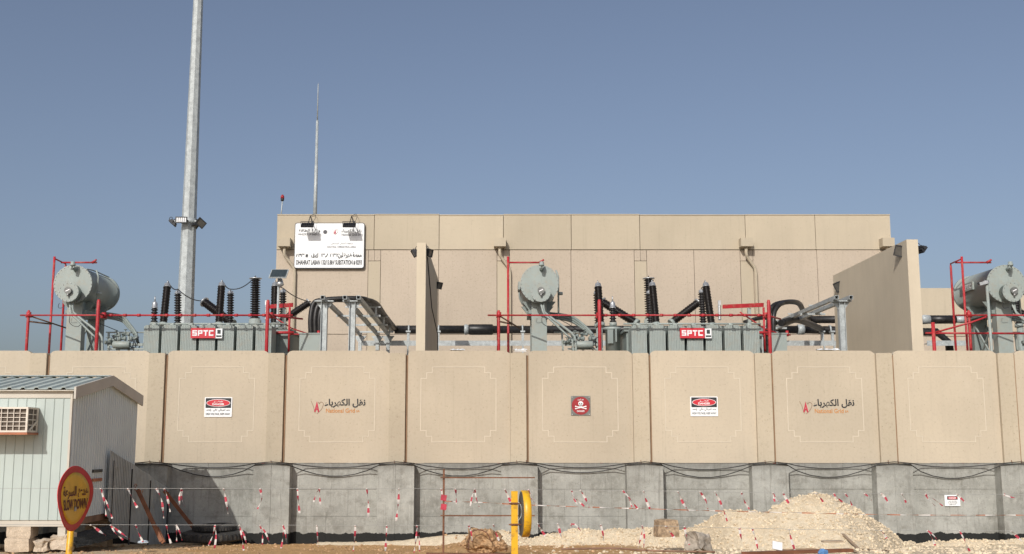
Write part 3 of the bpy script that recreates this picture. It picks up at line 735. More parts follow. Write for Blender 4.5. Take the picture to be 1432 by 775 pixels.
# roof furniture
c = P(440.5, 302, 47.0)
t = thing('lightning_mast', (c.x, 47.0, bt-0.1), 'tall thin grey lightning mast standing on the roof above the name board', 'lightning mast')
zt = PZ(169, 47.0)
MB().lathe((c.x, 47, bt-0.12), (c.x, 47, zt), [(0, 0.085), (0.55, 0.075), (0.551, 0.065), (1, 0.055)], 12).build('mast_tube', M['galv'], t)
MB().lathe((c.x, 47, zt), (c.x, 47, PZ(116, 47)), [(0, 0.028), (0.96, 0.018), (1, 0.004)], 8).build('air_rod', M['galv'], t)
MB().lathe((c.x, 47, bt-0.115), (c.x, 47, bt-0.05), [(0, 0.2), (1, 0.2)], 12).build('base_plate', M['galv'], t)
c = P(393.6, 302, 46.6)
t = thing('warning_lamp', (c.x, 46.6, bt-0.1), 'small red obstruction lamp on a short pole at the left roof corner', 'warning lamp')
zt = PZ(281, 46.6)
MB().lathe((c.x-0.03, 46.6, bt-0.1), (c.x+0.02, 46.6, zt), [(0, 0.03), (1, 0.025)], 8).build('pole', M['galv'], t)
MB().lathe((c.x+0.02, 46.6, zt), (c.x+0.02, 46.6, zt+0.10), [(0, 0.07), (1, 0.08)], 10).build('lamp_base', M['dark'], t)
MB().lathe((c.x+0.02, 46.6, zt+0.1), (c.x+0.02, 46.6, zt+0.27), [(0, 0.08), (0.6, 0.075), (1, 0.03)], 10).build('red_lens', M['skullred'], t)

# ------------------------------------------------------------------ lighting mast behind the left transformer
ly = 44.0; c = P(258.5, 452, ly)
t = thing('lighting_mast', (c.x, ly, 0.95), 'tall tapered galvanised lighting mast with floodlights rising behind the left transformer', 'mast')
H = 34.0
MB().lathe((c.x, ly, 0.95), (c.x, ly, 0.95+H), [(0, 0.385), (1, 0.05)], 8, 0, False, phase=R(10)).build('shaft', M['galv'], t)
MB().lathe((c.x, ly, 0.95), (c.x, ly, 1.03), [(0, 0.5), (1, 0.5)], 16).build('base_plate', M['galv'], t)
lz = PZ(310, ly)
mb = MB(); mb.lathe((c.x, ly, lz-0.12), (c.x, ly, lz+0.10), [(0, 0.30), (1, 0.30)], 12)
mb.beam((c.x-0.62, ly-0.12, lz-0.0), (c.x+0.62, ly-0.12, lz-0.0), 0.06, 0.06)
mb.build('bracket_ring', M['galv'], t)
floodlight(P(253.5, 307.5, ly-0.55), (0.05, -1, 0.05), 0.46, 0.25, None, None, t, striped=True)
floodlight(P(241, 312.5, ly-0.2), (-0.7, -0.1, -0.8), 0.40, 0.30, None, None, t)
floodlight(P(281, 312, ly-0.45), (0.65, -0.9, -0.25), 0.38, 0.30, None, None, t, roll=R(35))
floodlight(P(272, 317, ly-0.1), (0.5, -0.4, -0.9), 0.30, 0.25, None, None, t)
MB().tube(crv([P(236.5, 309, ly-0.2), P(237.5, 304.5, ly-0.2), P(240.5, 304, ly-0.2), P(242, 308, ly-0.2)], 5), 0.012, 6).build('lamp_lead', M['dark'], t)

# ------------------------------------------------------------------ fire walls between the bays
def firewall(pl, pr, top, label):
    x0, x1 = P(pl, 415, 33.3).x, P(pr, 415, 33.3).x; z = PZ(top, 33.3)
    t = thing('fire_wall', ((x0+x1)/2, 37, 0.95), label, 'wall', 'fire walls between transformer bays')
    zz = [0.95, 3.6, z]
    MB().box((x0, 33.3, 0.95), (x1, 40.7, z)).build('wall_slab', M['divider'], t)
    return t, x0, x1, z
t, ax0, ax1, az_ = firewall(582.3, 595, 339.5, 'narrow beige fire wall seen edge on between the two transformers')
MB().tube([Vector((ax1+0.012, 33.9, az_-0.35)), Vector((ax1+0.012, 36.5, az_-1.6)), Vector((ax1+0.012, 40.6, az_-2.1)), Vector((ax1+0.012, 40.6, 1.0))], 0.018, 6).build('conduit', M['black'], t)
t, bx0, bx1, bz_ = firewall(1272, 1288, 335, 'broad beige fire wall showing its long side right of the second transformer')
FG = 'floodlights on the fire walls'
def flood_wire(c, a, par, s=1): MB().tube(crv([c+Vector((0, 0, 0.05)), c+Vector((0.08*s, 0.05, 0.22)), c+Vector((0.2*s, 0.05, 0.2)), a], 5), 0.010, 5).build('lead', M['dark'], par)
c = P(578.5, 354.5, 33.6); f = floodlight(c, (-0.75, -0.15, -0.45), 0.30, 0.24, 'black floodlight on the left face of the narrow middle fire wall', FG); flood_wire(c, Vector((ax0-0.01, 33.7, c.z+0.1)), f)
c = P(601.5, 354, 33.75); f = floodlight(c, (0.9, -0.35, -0.2), 0.30, 0.24, 'black floodlight at the top right edge of the middle fire wall', FG); flood_wire(c, Vector((ax1+0.01, 33.8, c.z+0.1)), f, -1)
c = P(614.5, 399.5, 39.9); f = floodlight(c, (0.8, -0.5, -0.3), 0.30, 0.26, 'lower black floodlight at the far edge of the middle fire wall', FG); flood_wire(c, Vector((ax1+0.01, 39.9, c.z+0.1)), f, -1)
c = P(1259.5, 351.5, 33.75); f = floodlight(c, (-0.55, -0.8, -0.15), 0.38, 0.34, 'black floodlight on the long side of the right fire wall near its top', FG, roll=R(18)); flood_wire(c, Vector((bx0-0.01, 33.8, c.z+0.2)), f)
c = P(1289.8, 350, 33.7); f = floodlight(c, (0.72, 0.2, -0.62), 0.30, 0.22, 'black floodlight sticking out right of the right fire wall against the sky', FG); flood_wire(c, Vector((bx1+0.01, 33.7, c.z+0.1)), f, -1)
c = P(1174.5, 400.5, 40.0); f = floodlight(c, (-0.5, -0.8, -0.3), 0.40, 0.36, 'small black floodlight at the far low end of the right fire wall', FG, roll=R(-18)); flood_wire(c, Vector((bx0-0.01, 40.3, c.z+0.2)), f)

# ------------------------------------------------------------------ transformer (built once, copied for the next bays)
S = 15.02
def bushing(p0, p1, r, root, kind='dense', cap=0.19, pin=0.07, n=12, ring=False):
    p0 = Vector(p0); p1 = Vector(p1); d = p1 - p0; L = d.length; dn = d.normalized()
    step = 0.052 if kind == 'dense' else 0.085
    N = max(4, int(L/step)); prof = [(0, r*0.7)]
    for k in range(N):
        t0 = k/N; w = 1/N
        big = 1.0 if (k % 2 == 0 or kind != 'dense') else 0.9
        rin = 0.74 if kind == 'dense' else 0.62
        prof += [(t0+0.05*w, r*rin), (t0+0.30*w, r*big), (t0+0.45*w, r*big), (t0+0.75*w, r*rin)]
    prof += [(1, r*rin)]
    b = MB().lathe(p0, p1, prof, n).build('bushing', M['shed'] if kind == 'dense' else M['shedgrey'], root)
    c = MB()
    c.lathe(p1, p1+dn*cap, [(0, r*0.98), (0.06, r*0.98), (0.08, r*0.80), (0.72, r*0.74), (0.9, r*0.5), (1, r*0.25)], n)
    c.lathe(p1+dn*cap, p1+dn*(cap+pin), [(0, 0.022), (1, 0.018)], 6)
    if ring: c.lathe(p1+dn*0.0, p1+dn*0.05, [(0, r*0.6), (0.2, r*1.22), (0.8, r*1.22), (1, r*0.6)], 18)
    c.build('terminal_cap', M['alu'], b)
    MB().lathe(p0-dn*0.12, p0, [(0, r*1.05), (1, r*1.05)], n).build('mounting_flange', M['tpaint'], b)
    return p1 + dn*(cap+pin)
TL = Vector((P(290, 470, 36).x, 36, 0.95))
TR = thing('power_transformer', TL, 'grey power transformer with conservator at the left, in front of the open sky', 'transformer', 'power transformers')
# radiators
rt = PZ(454.5, 34.0); k34 = 34.0/F
for px0, px1 in ((200.7,222.2),(226,248.3),(252.2,274.6),(278.4,300.8),(304.6,327),(331,353.4),(357.4,379.6)):
    x0 = P(px0, 470, 34).x; x1 = P(px1, 470, 34).x; mb = MB(); n = 10; w = (x1-x0)/n
    for k in range(n):
        xx = x0 + w*k
        mb.prism([(xx+0.002, 34.0+0.005, 1.5), (xx+w/2, 34.0, 1.5), (xx+w-0.003, 34.005, 1.5), (xx+w-0.006, 34.75, 1.5), (xx+0.006, 34.75, 1.5)], (0, 0, rt-1.5-0.04*(k in (0, n-1))))
    mb.box((x0+0.01, 34.03, 1.45), (x1-0.01, 34.73, rt-0.12))
    rd = mb.build('radiator', M['tpaint'], TR)
    hd = MB()
    hd.tube([((x0+x1)/2, 34.12, rt+0.0), ((x0+x1)/2, 35.2, rt+0.0)], 0.05, 8)
    hd.tube([((x0+x1)/2-0.06, 34.3, rt+0.05), ((x0+x1)/2+0.06, 34.3, rt+0.05)], 0.045, 8)
    hd.build('header_pipe', M['tpaint'], rd)
mb = MB()
xa0, xa1 = P(204, 470, 34).x, P(379, 470, 34).x
mb.box((xa0-0.1, 35.1, 1.3), (xa1+0.35, 38.7, rt-0.10)); mb.box((xa0-0.18, 35.02, rt-0.10), (xa1+0.43, 38.78, rt-0.02))
for k in range(6):
    xx = xa0 + (xa1-xa0)*k/5; mb.box((xx-0.05, 34.98, 1.3), (xx+0.05, 35.1, rt-0.1))
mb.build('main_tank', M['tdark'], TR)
mb = MB()
for zz in (rt+0.02, rt+0.14): mb.tube([(xa0-0.2, 34.98, zz), (xa1+0.3, 34.98, zz)], 0.03, 6)
for k in range(7):
    xx = xa0 + 0.35 + (xa1-xa0-0.5)*k/6; mb.tube([(xx, 34.98, rt-0.1), (xx, 34.98, rt+0.14)], 0.022, 6); mb.box((xx-0.07, 34.9, rt+0.03), (xx+0.07, 35.05, rt+0.10))
mb.build('top_manifold', M['tpaint'], TR)
# brand plate and data plate
c = P(283.8, 465.8, 33.9); hw, hh = 17.2*33.9/F, 7.2*33.9/F
pl_ = MB().box((c.x-hw, 33.9, c.z-hh), (c.x+hw, 33.94, c.z+hh)).build('brand_plate', M['signred'], TR)
# heavy squarish letters
def block_letters(cx, cz, W, Hh, y, parent, m):
    mb = MB(); n = 4; g = W*0.045; lw = (W-3*g)/4; s = Hh*0.24
    def bxx(i, u0, v0, u1, v1):
        X = cx - W/2 + i*(lw+g); mb.box((X+u0*lw, y, cz-Hh/2+v0*Hh), (X+u1*lw, y+0.006, cz-Hh/2+v1*Hh))
    a = 0.24; b = 0.28
    for q in ((0,0,1,a),(1-b,a,1,.5-a/2),(0,.5-a/2,1,.5+a/2),(0,.5+a/2,b,1-a),(0,1-a,1,1)): bxx(0, *q)
    for q in ((0,0,b,1),(b,1-a,1,1),(1-b,.34+a,1,1-a),(b,.34,1,.34+a)): bxx(1, *q)
    for q in ((0,1-a,1,1),(.5-b/2,0,.5+b/2,1-a)): bxx(2, *q)
    for q in ((0,a,b,1-a),(0,0,1,a),(0,1-a,1,1)): bxx(3, *q)
    return mb.build('brand_letters', m, parent)
block_letters(c.x, c.z, hw*1.72, hh*1.1, 33.893, pl_, M['letterwhite'])
c2 = P(306.2, 466.3, 33.9); dp = MB().box((c2.x-0.10, 33.9, c2.z-0.15), (c2.x+0.10, 33.93, c2.z+0.15)).build('data_plate', M['white'], TR)
MB().box((c2.x-0.05, 33.892, c2.z-0.01), (c2.x+0.05, 33.898, c2.z+0.11)).build('data_mark', M['charcoal'], dp)
MB().box((c2.x-0.08, 33.892, c2.z-0.11), (c2.x+0.08, 33.898, c2.z-0.06)).build('data_line', M['charcoal'], dp)
# conservator
cy0, cy1 = 35.3, 38.0
cc = P(101.7, 397, cy0); r0 = 27.2*cy0/F
ax = Vector((cc.x, cy0, cc.z)); bx_ = Vector((cc.x, cy1, cc.z+0.03))
cons = MB().lathe(ax, bx_, [(0, r0), (0.03, r0), (0.031, r0-0.03), (0.97, r0-0.03), (0.971, r0), (1, r0)], 40, caps=True).build('conservator', M['tpaint'], TR)
mb = MB(); n = 30
for k in range(n):
    w = 2*math.pi*k/n; p = ax + Vector((math.cos(w)*(r0-0.025), 0, math.sin(w)*(r0-0.025)))
    mb.lathe(p + Vector((0, 0.1, 0)), p - Vector((0, 0.025, 0)), [(0, 0.015), (1, 0.015)], 6)
mb.build('cover_bolt', M['bolt'], cons)
sc_ = P(96, 408.3, 34.95); rs_ = 14.3*34.95/F
fl = MB().lathe((sc_.x, 35.31, sc_.z), (sc_.x, 34.93, sc_.z), [(0, rs_*0.88), (0.86, rs_*0.88), (0.87, rs_), (1, rs_)], 28).build('gauge_cover', M['tpaint'], cons)
mb = MB()
for k in range(14):
    w = 2*math.pi*k/14; p = Vector((sc_.x+math.cos(w)*(rs_-0.03), 34.93, sc_.z+math.sin(w)*(rs_-0.03))); mb.lathe(p, p-Vector((0, 0.02, 0)), [(0, 0.014), (1, 0.014)], 6)
mb.build('cover_bolt', M['bolt'], cons)
mb = MB(); g = Vector((sc_.x+0.01, 34.93, sc_.z+0.035)); mb.lathe(g, g-Vector((0, 0.10, 0)), [(0, 0.10), (0.8, 0.115), (1, 0.115)], 18)
gg = mb.build('oil_gauge', M['plate'], cons)
mb = MB(); mb.lathe((sc_.x+0.04, 35.3, cc.z+r0-0.16), (sc_.x+0.04, 35.02, cc.z+r0-0.10), [(0, 0.06), (1, 0.06)], 12); mb.lathe((sc_.x+0.04, 35.06, cc.z+r0-0.20), (sc_.x+0.04, 35.06, cc.z+r0+0.06), [(0, 0.055), (0.5, 0.055), (0.5, 0.085), (0.75, 0.085), (0.75, 0.06), (1, 0.07)], 12)
mb.build('relief_valve', M['tpaint'], cons)
mb = MB(); mb.beam(g+Vector((-0.06, -0.104, -0.03)), g+Vector((0.06, -0.104, 0.03)), 0.006, 0.03); mb.build('gauge_pointer', M['letterwhite'], gg)
mb = MB(); mb.lathe((sc_.x+0.01, 34.86, sc_.z-0.06), (sc_.x+0.01, 34.86, sc_.z-0.15), [(0, 0.035), (1, 0.03)], 8); mb.build('gauge_drain', M['bolt'], gg)
mb = MB(); mb.tube(crv([Vector((cc.x+r0*0.62, cy0+0.1, cc.z+r0*0.80)), Vector((cc.x+r0*0.5, cy0+1.0, cc.z+r0*0.93)), Vector((cc.x+r0*0.5, cy0+2.4, cc.z+r0*0.92))], 4), 0.022, 6)
mb.tube([Vector((cc.x+r0*1.02, cy0+0.5, cc.z-1.0)), Vector((cc.x+r0*1.02, cy0+0.5, cc.z+0.3)), Vector((cc.x+r0*0.9, cy0+0.5, cc.z+0.52))], 0.03, 6)
mb.lathe((cc.x+r0*0.98, cy0+0.5, cc.z-0.25), (cc.x+r0*1.25, cy0+0.5, cc.z-0.25), [(0, 0.06), (1, 0.05)], 8)
mb.build('vent_pipe', M['tpaint'], cons)
cpz = cc.z
mb = MB(); mb.box((cc.x-r0-0.045, cy0+1.0, cpz-0.04), (cc.x-r0+0.02, cy0+1.75, cpz+0.22)); bp2 = mb.build('side_plate', M['tpaint'], cons)
mb = MB(); lettering('SPTC', (cc.x-r0-0.052, cy0+1.37, cpz+0.09), 0.60, 0.16, None, None, mb=mb, ux=Vector((0, -1, 0)), bold=0.03); mb.build('side_lettering', M['letterwhite'], bp2, fix=False)
# conservator supports
mb = MB(); xc0, xc1 = P(92, 465, 35.6).x, P(113.3, 465, 35.6).x
mb.box((xc0, 35.6, 0.95), (xc1, 35.95, cc.z-r0+0.12)); mb.box((xc0-0.06, 35.55, 0.95), (xc1+0.06, 36.0, 1.0))
mb.build('support_column', M['tpaint'], TR)
mb = MB(); xd0, xd1 = P(131, 465, 37.5).x, P(146.5, 465, 37.5).x
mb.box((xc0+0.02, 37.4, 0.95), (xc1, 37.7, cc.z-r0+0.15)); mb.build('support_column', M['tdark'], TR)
mb = MB()
for za, zb in ((1.0, 2.6), (2.6, 4.2), (4.2, 5.6)):
    for s in (0, 1):
        a, b = (za, zb) if s else (zb, za)
        mb.beam((xc1-0.05, 35.95, a), (xc1-0.05, 37.4, b), 0.05, 0.05); mb.beam((xc0+0.05, 35.95, b), (xc0+0.05, 37.4, a), 0.05, 0.05)
mb.build('cross_brace', M['tpaint'], TR)
mb = MB()
for dy in (35.9, 37.2): mb.prism([(cc.x-0.55, dy, cc.z-0.5), (cc.x+0.55, dy, cc.z-0.5), (cc.x+0.28, dy, cc.z-r0-0.22), (cc.x-0.28, dy, cc.z-r0-0.22)], (0, 0.12, 0))
mb.box((cc.x-0.35, 35.7, cc.z-r0-0.30), (cc.x+0.35, 37.6, cc.z-r0-0.18))
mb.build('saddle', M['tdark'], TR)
# pipes running down from the conservator to the tank
def pt(px, py, Y): return P(px, py, Y)
mb = MB()
mb.tube(crv([pt(98, 424, 35.1), pt(98.5, 436, 35.0), pt(101, 441, 35.0), pt(108, 447, 35.0), pt(133, 472, 35.0), pt(137, 477, 35.0), pt(137.5, 500, 35.0)], 4), 0.032, 8)
mb.tube(crv([pt(101.5, 424, 35.1), pt(102, 434, 35.1), pt(106, 440, 35.1), pt(130, 459, 35.1), pt(140, 468, 35.1), pt(143, 476, 35.1), pt(143, 500, 35.1)], 4), 0.040, 8)
mb.build('oil_pipe', M['tpaint'], TR)
mb = MB(); mb.tube(crv([pt(98, 441, 35.05), pt(97, 450, 35.05), pt(101, 455, 35.05), pt(108, 457, 35.05), pt(113, 454, 35.05)], 5), 0.010, 5)
mb.tube(crv([pt(83, 424, 35.0), pt(81.5, 428, 35.0), pt(83, 431, 35.0), pt(90, 430, 35.0)], 5), 0.009, 5)
mb.tube(crv([pt(110, 441, 35.1), pt(138, 452, 35.4), pt(165, 463, 36.0)], 5), 0.012, 5)
mb.build('instrument_cable', M['dark'], TR)
mb = MB()
for k in range(3): mb.tube(crv([pt(146, 438+k*3, 37.3), pt(160, 440+k*3, 37.1), pt(172, 443+k*3.4, 36.9), pt(180, 452+k*3, 36.6), pt(190, 466+k*1.5, 36.4), pt(193, 480, 36.3)], 4), 0.045, 8)
mb.build('oil_pipe', M['tdark'], TR)
mb = MB()
mb.box(pt(148, 464, 37.0), pt(204, 466, 37.2)); 
for px_ in (152, 166, 180): mb.beam(pt(px_, 465, 36.6), pt(px_, 500, 36.6), 0.06, 0.06)
mb.beam(pt(150, 482, 36.3), pt(200, 482, 36.3), 0.06, 0.08); mb.beam(pt(150, 488, 36.1), pt(200, 488, 36.1), 0.05, 0.05)
mb.build('pipe_rack', M['tpaint'], TR)
mb = MB()
for px_, py_, rr in ((158, 476, 0.10), (163, 470, 0.07), (171, 474, 0.09), (176, 468, 0.07), (187, 474, 0.10), (151, 479, 0.07)):
    p = pt(px_, py_, 36.2); mb.lathe(p-Vector((0.12, 0, 0)), p+Vector((0.12, 0.05, 0.02)), [(0, rr*0.6), (0.1, rr), (0.25, rr), (0.3, rr*0.6), (0.7, rr*0.6), (0.75, rr), (0.9, rr), (1, rr*0.6)], 10)
    mb.tube([p, p+Vector((0, -0.05, 0.16))], 0.014, 5); mb.lathe(p+Vector((0, -0.05, 0.15)), p+Vector((0, -0.05, 0.17)), [(0, 0.06), (1, 0.06)], 10)
mb.build('valve', M['tdark'], TR)
p = pt(170, 480, 35.9); mb = MB(); mb.lathe(p+Vector((-0.28, 0, -0.05)), p+Vector((0.28, 0, -0.05)), [(0, 0.09), (0.05, 0.12), (0.95, 0.12), (1, 0.09)], 14); mb.build('relay_housing', M['tpaint'], TR)
mb = MB(); rh = random.Random(3)
for k in range(9):
    a = pt(150+rh.uniform(0, 46), 466+rh.uniform(0, 12), 36.0+rh.uniform(-0.2, 0.3)); b = a + Vector((rh.uniform(-0.5, 0.5), rh.uniform(-0.2, 0.2), -rh.uniform(0.2, 0.6)))
    mb.tube(crv([a, (a+b)/2+Vector((rh.uniform(-0.15, 0.15), 0, rh.uniform(-0.1, 0.2))), b], 4), 0.016, 5)
mb.build('control_hose', M['dark'], TR)
# turret in front of the tank's left end, small bushing on it
p = P(214, 470, 36.1); tz = PZ(458, 36.1)
mb = MB(); mb.lathe((p.x, 36.1, 2.4), (p.x, 36.1, tz), [(0, 0.24), (0.97, 0.24), (0.971, 0.27), (1, 0.27)], 18); mb.lathe((p.x, 36.1, 0.95), (p.x, 36.1, 2.4), [(0, 0.10), (1, 0.10)], 10)
mb.build('turret', M['tpaint'], TR)
mb = MB(); mb.box((p.x-0.20, 35.78, tz-0.55), (p.x-0.02, 35.84, tz-0.1)); mb.box((p.x+0.05, 35.78, tz-0.5), (p.x+0.10, 35.83, tz-0.05)); mb.build('terminal_box', M['tdark'], TR)
bushing(P(215.6, 451, 36.1), P(216.3, 431, 36.1), 0.115, TR, 'wide', 0.23, 0.16, ring=False)
topb = []
for (xb, yb), (xt, yt) in (((228.5, 452), (233.7, 402)), ((306.2, 452), (309.8, 401)), ((383.6, 453), (384.6, 401.5))):
    topb.append(bushing(P(xb, yb, 37.9), P(xt, yt, 38.25), 0.138, TR, 'dense', 0.18, 0.07))
topc = []
for (xb, yb), (xt, yt) in (((248.6, 453), (248.8, 411)), ((322.0, 453), (322.4, 411)), ((395.5, 458), (395.6, 409.5))):
    topc.append(bushing(P(xb, yb, 39.4), P(xt, yt, 39.4), 0.135, TR, 'wide', 0.12, 0.05))
tg = bushing(P(356.6, 446, 41.9), P(357.4, 390.5, 41.9), 0.195, TR, 'wide', 0.06, 0.06, 16, ring=True)
pb = P(356.6, 452, 41.9); MB().lathe((pb.x, 41.9, 0.95), (pb.x, 41.9, pb.z+0.12), [(0, 0.16), (0.9, 0.16), (0.9, 0.24), (1, 0.24)], 12).build('bushing_stand', M['tpaint'], TR)
td = bushing(P(323, 451, 41.0), P(286.5, 423, 41.5), 0.165, TR, 'dense', 0.07, 0.05, 14, ring=True)
tj = bushing(P(392, 450, 42.2), P(431.5, 424, 42.5), 0.155, TR, 'dense', 0.06, 0.05, 14, ring=True)
for q in (P(323, 451, 41.0), P(392, 450, 42.2), P(250, 453, 39.4), P(322, 453, 39.4), P(395.5, 458, 39.4)):
    MB().lathe((q.x, q.y, 0.95), (q.x, q.y, q.z-0.1), [(0, 0.12), (1, 0.12)], 8).build('bushing_stand', M['tpaint'], TR)
mb = MB()
def sagw(a, b, s): 
    a = Vector(a); b = Vector(b); return [a + (b-a)*t + Vector((0, 0, -s*4*t*(1-t))) for t in [i/8 for i in range(9)]]
for a, b, s in ((topb[0], topc[0], 0.12), (topc[0], td, 0.12), (topb[1], topc[1], 0.08), (topc[1], tg, 0.16), (topb[2], topc[2], 0.06), (topc[2], tj, 0.10)):
    MB().tube(sagw(a, b, s), 0.018, 6).build('jumper_lead', M['dark'], TR)
# red beam above the right end, with its stand-off
mb = MB(); mb.beam(P(376, 429, 36.4), P(409, 426.5, 35.1), 0.05, 0.13); mb.build('red_beam', M['red'], TR)
mb = MB(); a = P(372, 448, 36.5); mb.lathe(a, a+Vector((0, 0, 0.5)), [(i/12, 0.06 if i % 2 else 0.035) for i in range(13)], 10); mb.box(a+Vector((-0.04, -0.04, 0.5)), a+Vector((0.05, 0.04, 0.66)))
mb.build('post_insulator', M['alu'], TR)
mb = MB(); a = P(398, 431, 35.6); mb.beam(a, (a.x, a.y, 4.9), 0.10, 0.10); mb.build('beam_leg', M['tpaint'], TR)

# red sprinkler pipework, same bay spacing
PL = Vector((P(137, 490, 33).x, 33.5, 0.95))
PR = thing('sprinkler_pipes', PL, 'red deluge pipe frame around the left transformer, its left post against the sky', 'pipework', 'red sprinkler pipe frames')
def vpipe(p, pyt, Y, r, m='red'): q = P(p, pyt, Y); MB().lathe((q.x, Y, 0.95), (q.x, Y, q.z), [(0, r), (0.985, r), (1, r*0.7)], 10).build('standpipe', M[m], PR)
vpipe(40.3, 434, 35.2, 0.048); vpipe(138.2, 419, 33.0, 0.055); vpipe(374.8, 419.5, 33.0, 0.055); vpipe(92.0, 370, 37.15, 0.038)
c = P(76.3, 359, 36.2); MB().lathe((c.x, 36.2, 0.95), (c.x, 36.2, c.z), [(0, 0.04), (1, 0.04)], 8).build('standpipe', M['red'], PR)
mb = MB(); zr = PZ(441, 33.45)
pa = Vector((P(40.3, 440, 35.2).x, 35.2, PZ(440, 35.2))); pb = Vector((P(138.2, 440, 33).x, 33.45, zr)); pc = Vector((P(374.8, 441, 33).x, 33.45, zr))
mb.tube([pa-Vector((0.35, -0.2, 0)), pb], 0.026, 8); mb.tube([pb, pc], 0.027, 8); mb.tube([pc, pc+Vector((0.75, 1.2, 0.02))], 0.03, 8); mb.tube([pb, pb-Vector((0, 0.45, 0))], 0.03, 8); mb.tube([pc, pc-Vector((0, 0.45, 0))], 0.03, 8)
mb.build('ring_pipe', M['red'], PR)
mb = MB()
for k in range(12):
    mb = MB(); u = pb + (pc-pb)*((k+0.5)/12); mb.lathe(u-Vector((0.05, 0, 0)), u+Vector((0.05, 0, 0)), [(0, 0.045), (1, 0.045)], 8); mb.tube([u, u+Vector((0, 0.12, 0.05))], 0.018, 5); mb.build('pipe_fitting', M['red'], PR)
for q in (pa, pb, pc): mb = MB(); mb.lathe(q-Vector((0, 0, 0.08)), q+Vector((0, 0, 0.08)), [(0, 0.075), (1, 0.075)], 10); mb.lathe(q-Vector((0.09, 0, 0.06)), q+Vector((0.09, 0, -0.06)), [(0, 0.04), (1, 0.04)], 8); mb.build('pipe_fitting', M['red'], PR)
mb = MB()
ta = P(76.3, 366, 36.2)
mb.tube([ta+Vector((0, 0, 0.1)), Vector((ta.x, 37.15, ta.z+0.08))], 0.024, 6); mb.tube([ta+Vector((0.0, 0.55, 0.06)), ta+Vector((1.2, 0.55, 0.06))], 0.03, 8)
mb.lathe(ta+Vector((1.05, 0.55, 0.05)), ta+Vector((1.2, 0.5, 0.15)), [(0, 0.05), (1, 0.03)], 8)
mb.build('spray_arm', M['red'], PR)
mb = MB(); mb.tube([pa+Vector((0, 0, -0.03)), Vector((P(93, 460, 36.6).x, 36.6, PZ(459, 36.6)))], 0.024, 6); mb.tube([pa+Vector((0, 0, -0.22)), pa+Vector((0.42, 0.8, -0.22))], 0.028, 6)
mb.build('brace_pipe', M['brownpipe'], PR)
mb = MB(); a = P(405, 441, 34.9)
mb.tube([a+Vector((0, 0, 0.25)), a+Vector((0, 0, -1.15))], 0.035, 8); mb.tube([a+Vector((-0.75, 0, -0.55)), a+Vector((0.15, 0, -0.55))], 0.045, 8); mb.tube([a+Vector((-0.85, -0.1, 0.0)), a+Vector((0.1, 0, 0.0))], 0.03, 8)
mb.tube([a+Vector((-0.75, 0, 0.1)), a+Vector((0.05, 0.2, -0.4)), a+Vector((0.75, 0.4, -0.62))], 0.022, 6)
mb.tube([a+Vector((0.0, 0.2, -0.58)), a+Vector((0.95, 0.5, -0.58))], 0.026, 6); mb.lathe(a+Vector((0.85, 0.5, -0.62)), a+Vector((0.85, 0.5, -0.44)), [(0, 0.05), (1, 0.05)], 8)
mb.build('branch_pipe', M['red'], PR)

# copies for the next bays
index_kids(TR); index_kids(PR)
for k, (lt, lp) in enumerate((('grey power transformer in the middle bay between the two fire walls', 'red deluge pipe frame in the middle bay between the two fire walls'),
                    ('grey power transformer cut off by the right edge, its conservator beside a camera pole', 'red deluge pipe frame right of the broad fire wall, beside the camera pole'))):
    c = copy_tree(TR); c.location = TL + Vector((S*(k+1), 0, 0)); c['label'] = lt; c['_w'] = tuple(c.location)
    d = copy_tree(PR); d.location = PL + Vector((S*(k+1), 0, 0)); d['label'] = lp

# extra red stand pipes at the right edge
t = thing('sprinkler_riser', (P(1305, 490, 33.2).x, 33.2, 0.95), 'short red riser with a low red rail just right of the broad fire wall', 'pipework')
q = P(1304.5, 451, 33.2); MB().lathe((q.x, 33.2, 0.95), (q.x, 33.2, q.z), [(0, 0.055), (1, 0.055)], 10).build('standpipe', M['red'], t)
mb = MB(); mb.tube([P(1294, 466, 34.5), P(1432, 466.5, 34.5)], 0.032, 8); mb.tube([P(1304.5, 466, 33.3), P(1358, 451, 33.0), P(1386, 441, 33.0)], 0.028, 8); mb.build('rail_pipe', M['red'], t)
# CCTV pole beside the right conservator
t = thing('camera_pole', (P(1388, 490, 32.6).x, 32.6, 0.95), 'slim grey pole with a white surveillance camera in front of the right-edge conservator', 'camera pole')
a = P(1383.5, 395, 32.6); b = P(1388, 490, 32.6)
MB().lathe((b.x, 32.6, 0.95), (b.x-0.04, 32.6, a.z), [(0, 0.045), (1, 0.042)], 12).build('pole', M['tpaint'], t)
q = Vector((b.x-0.04, 32.6, a.z))
mb = MB(); mb.tube([q+Vector((0.06, 0, 0)), q+Vector((-0.08, 0, 0.02))], 0.05, 8); mb.cbox(q+Vector((-0.12, -0.05, -0.03)), (0.26, 0.09, 0.09), rot=Matrix.Rotation(R(-14), 3, 'Y')); mb.build('camera_housing', M['alu'], t)
mb = MB(); mb.lathe(q+Vector((-0.24, -0.05, -0.02)), q+Vector((-0.27, -0.05, -0.06)), [(0, 0.035), (1, 0.035)], 10); mb.build('camera_lens', M['dark'], t)

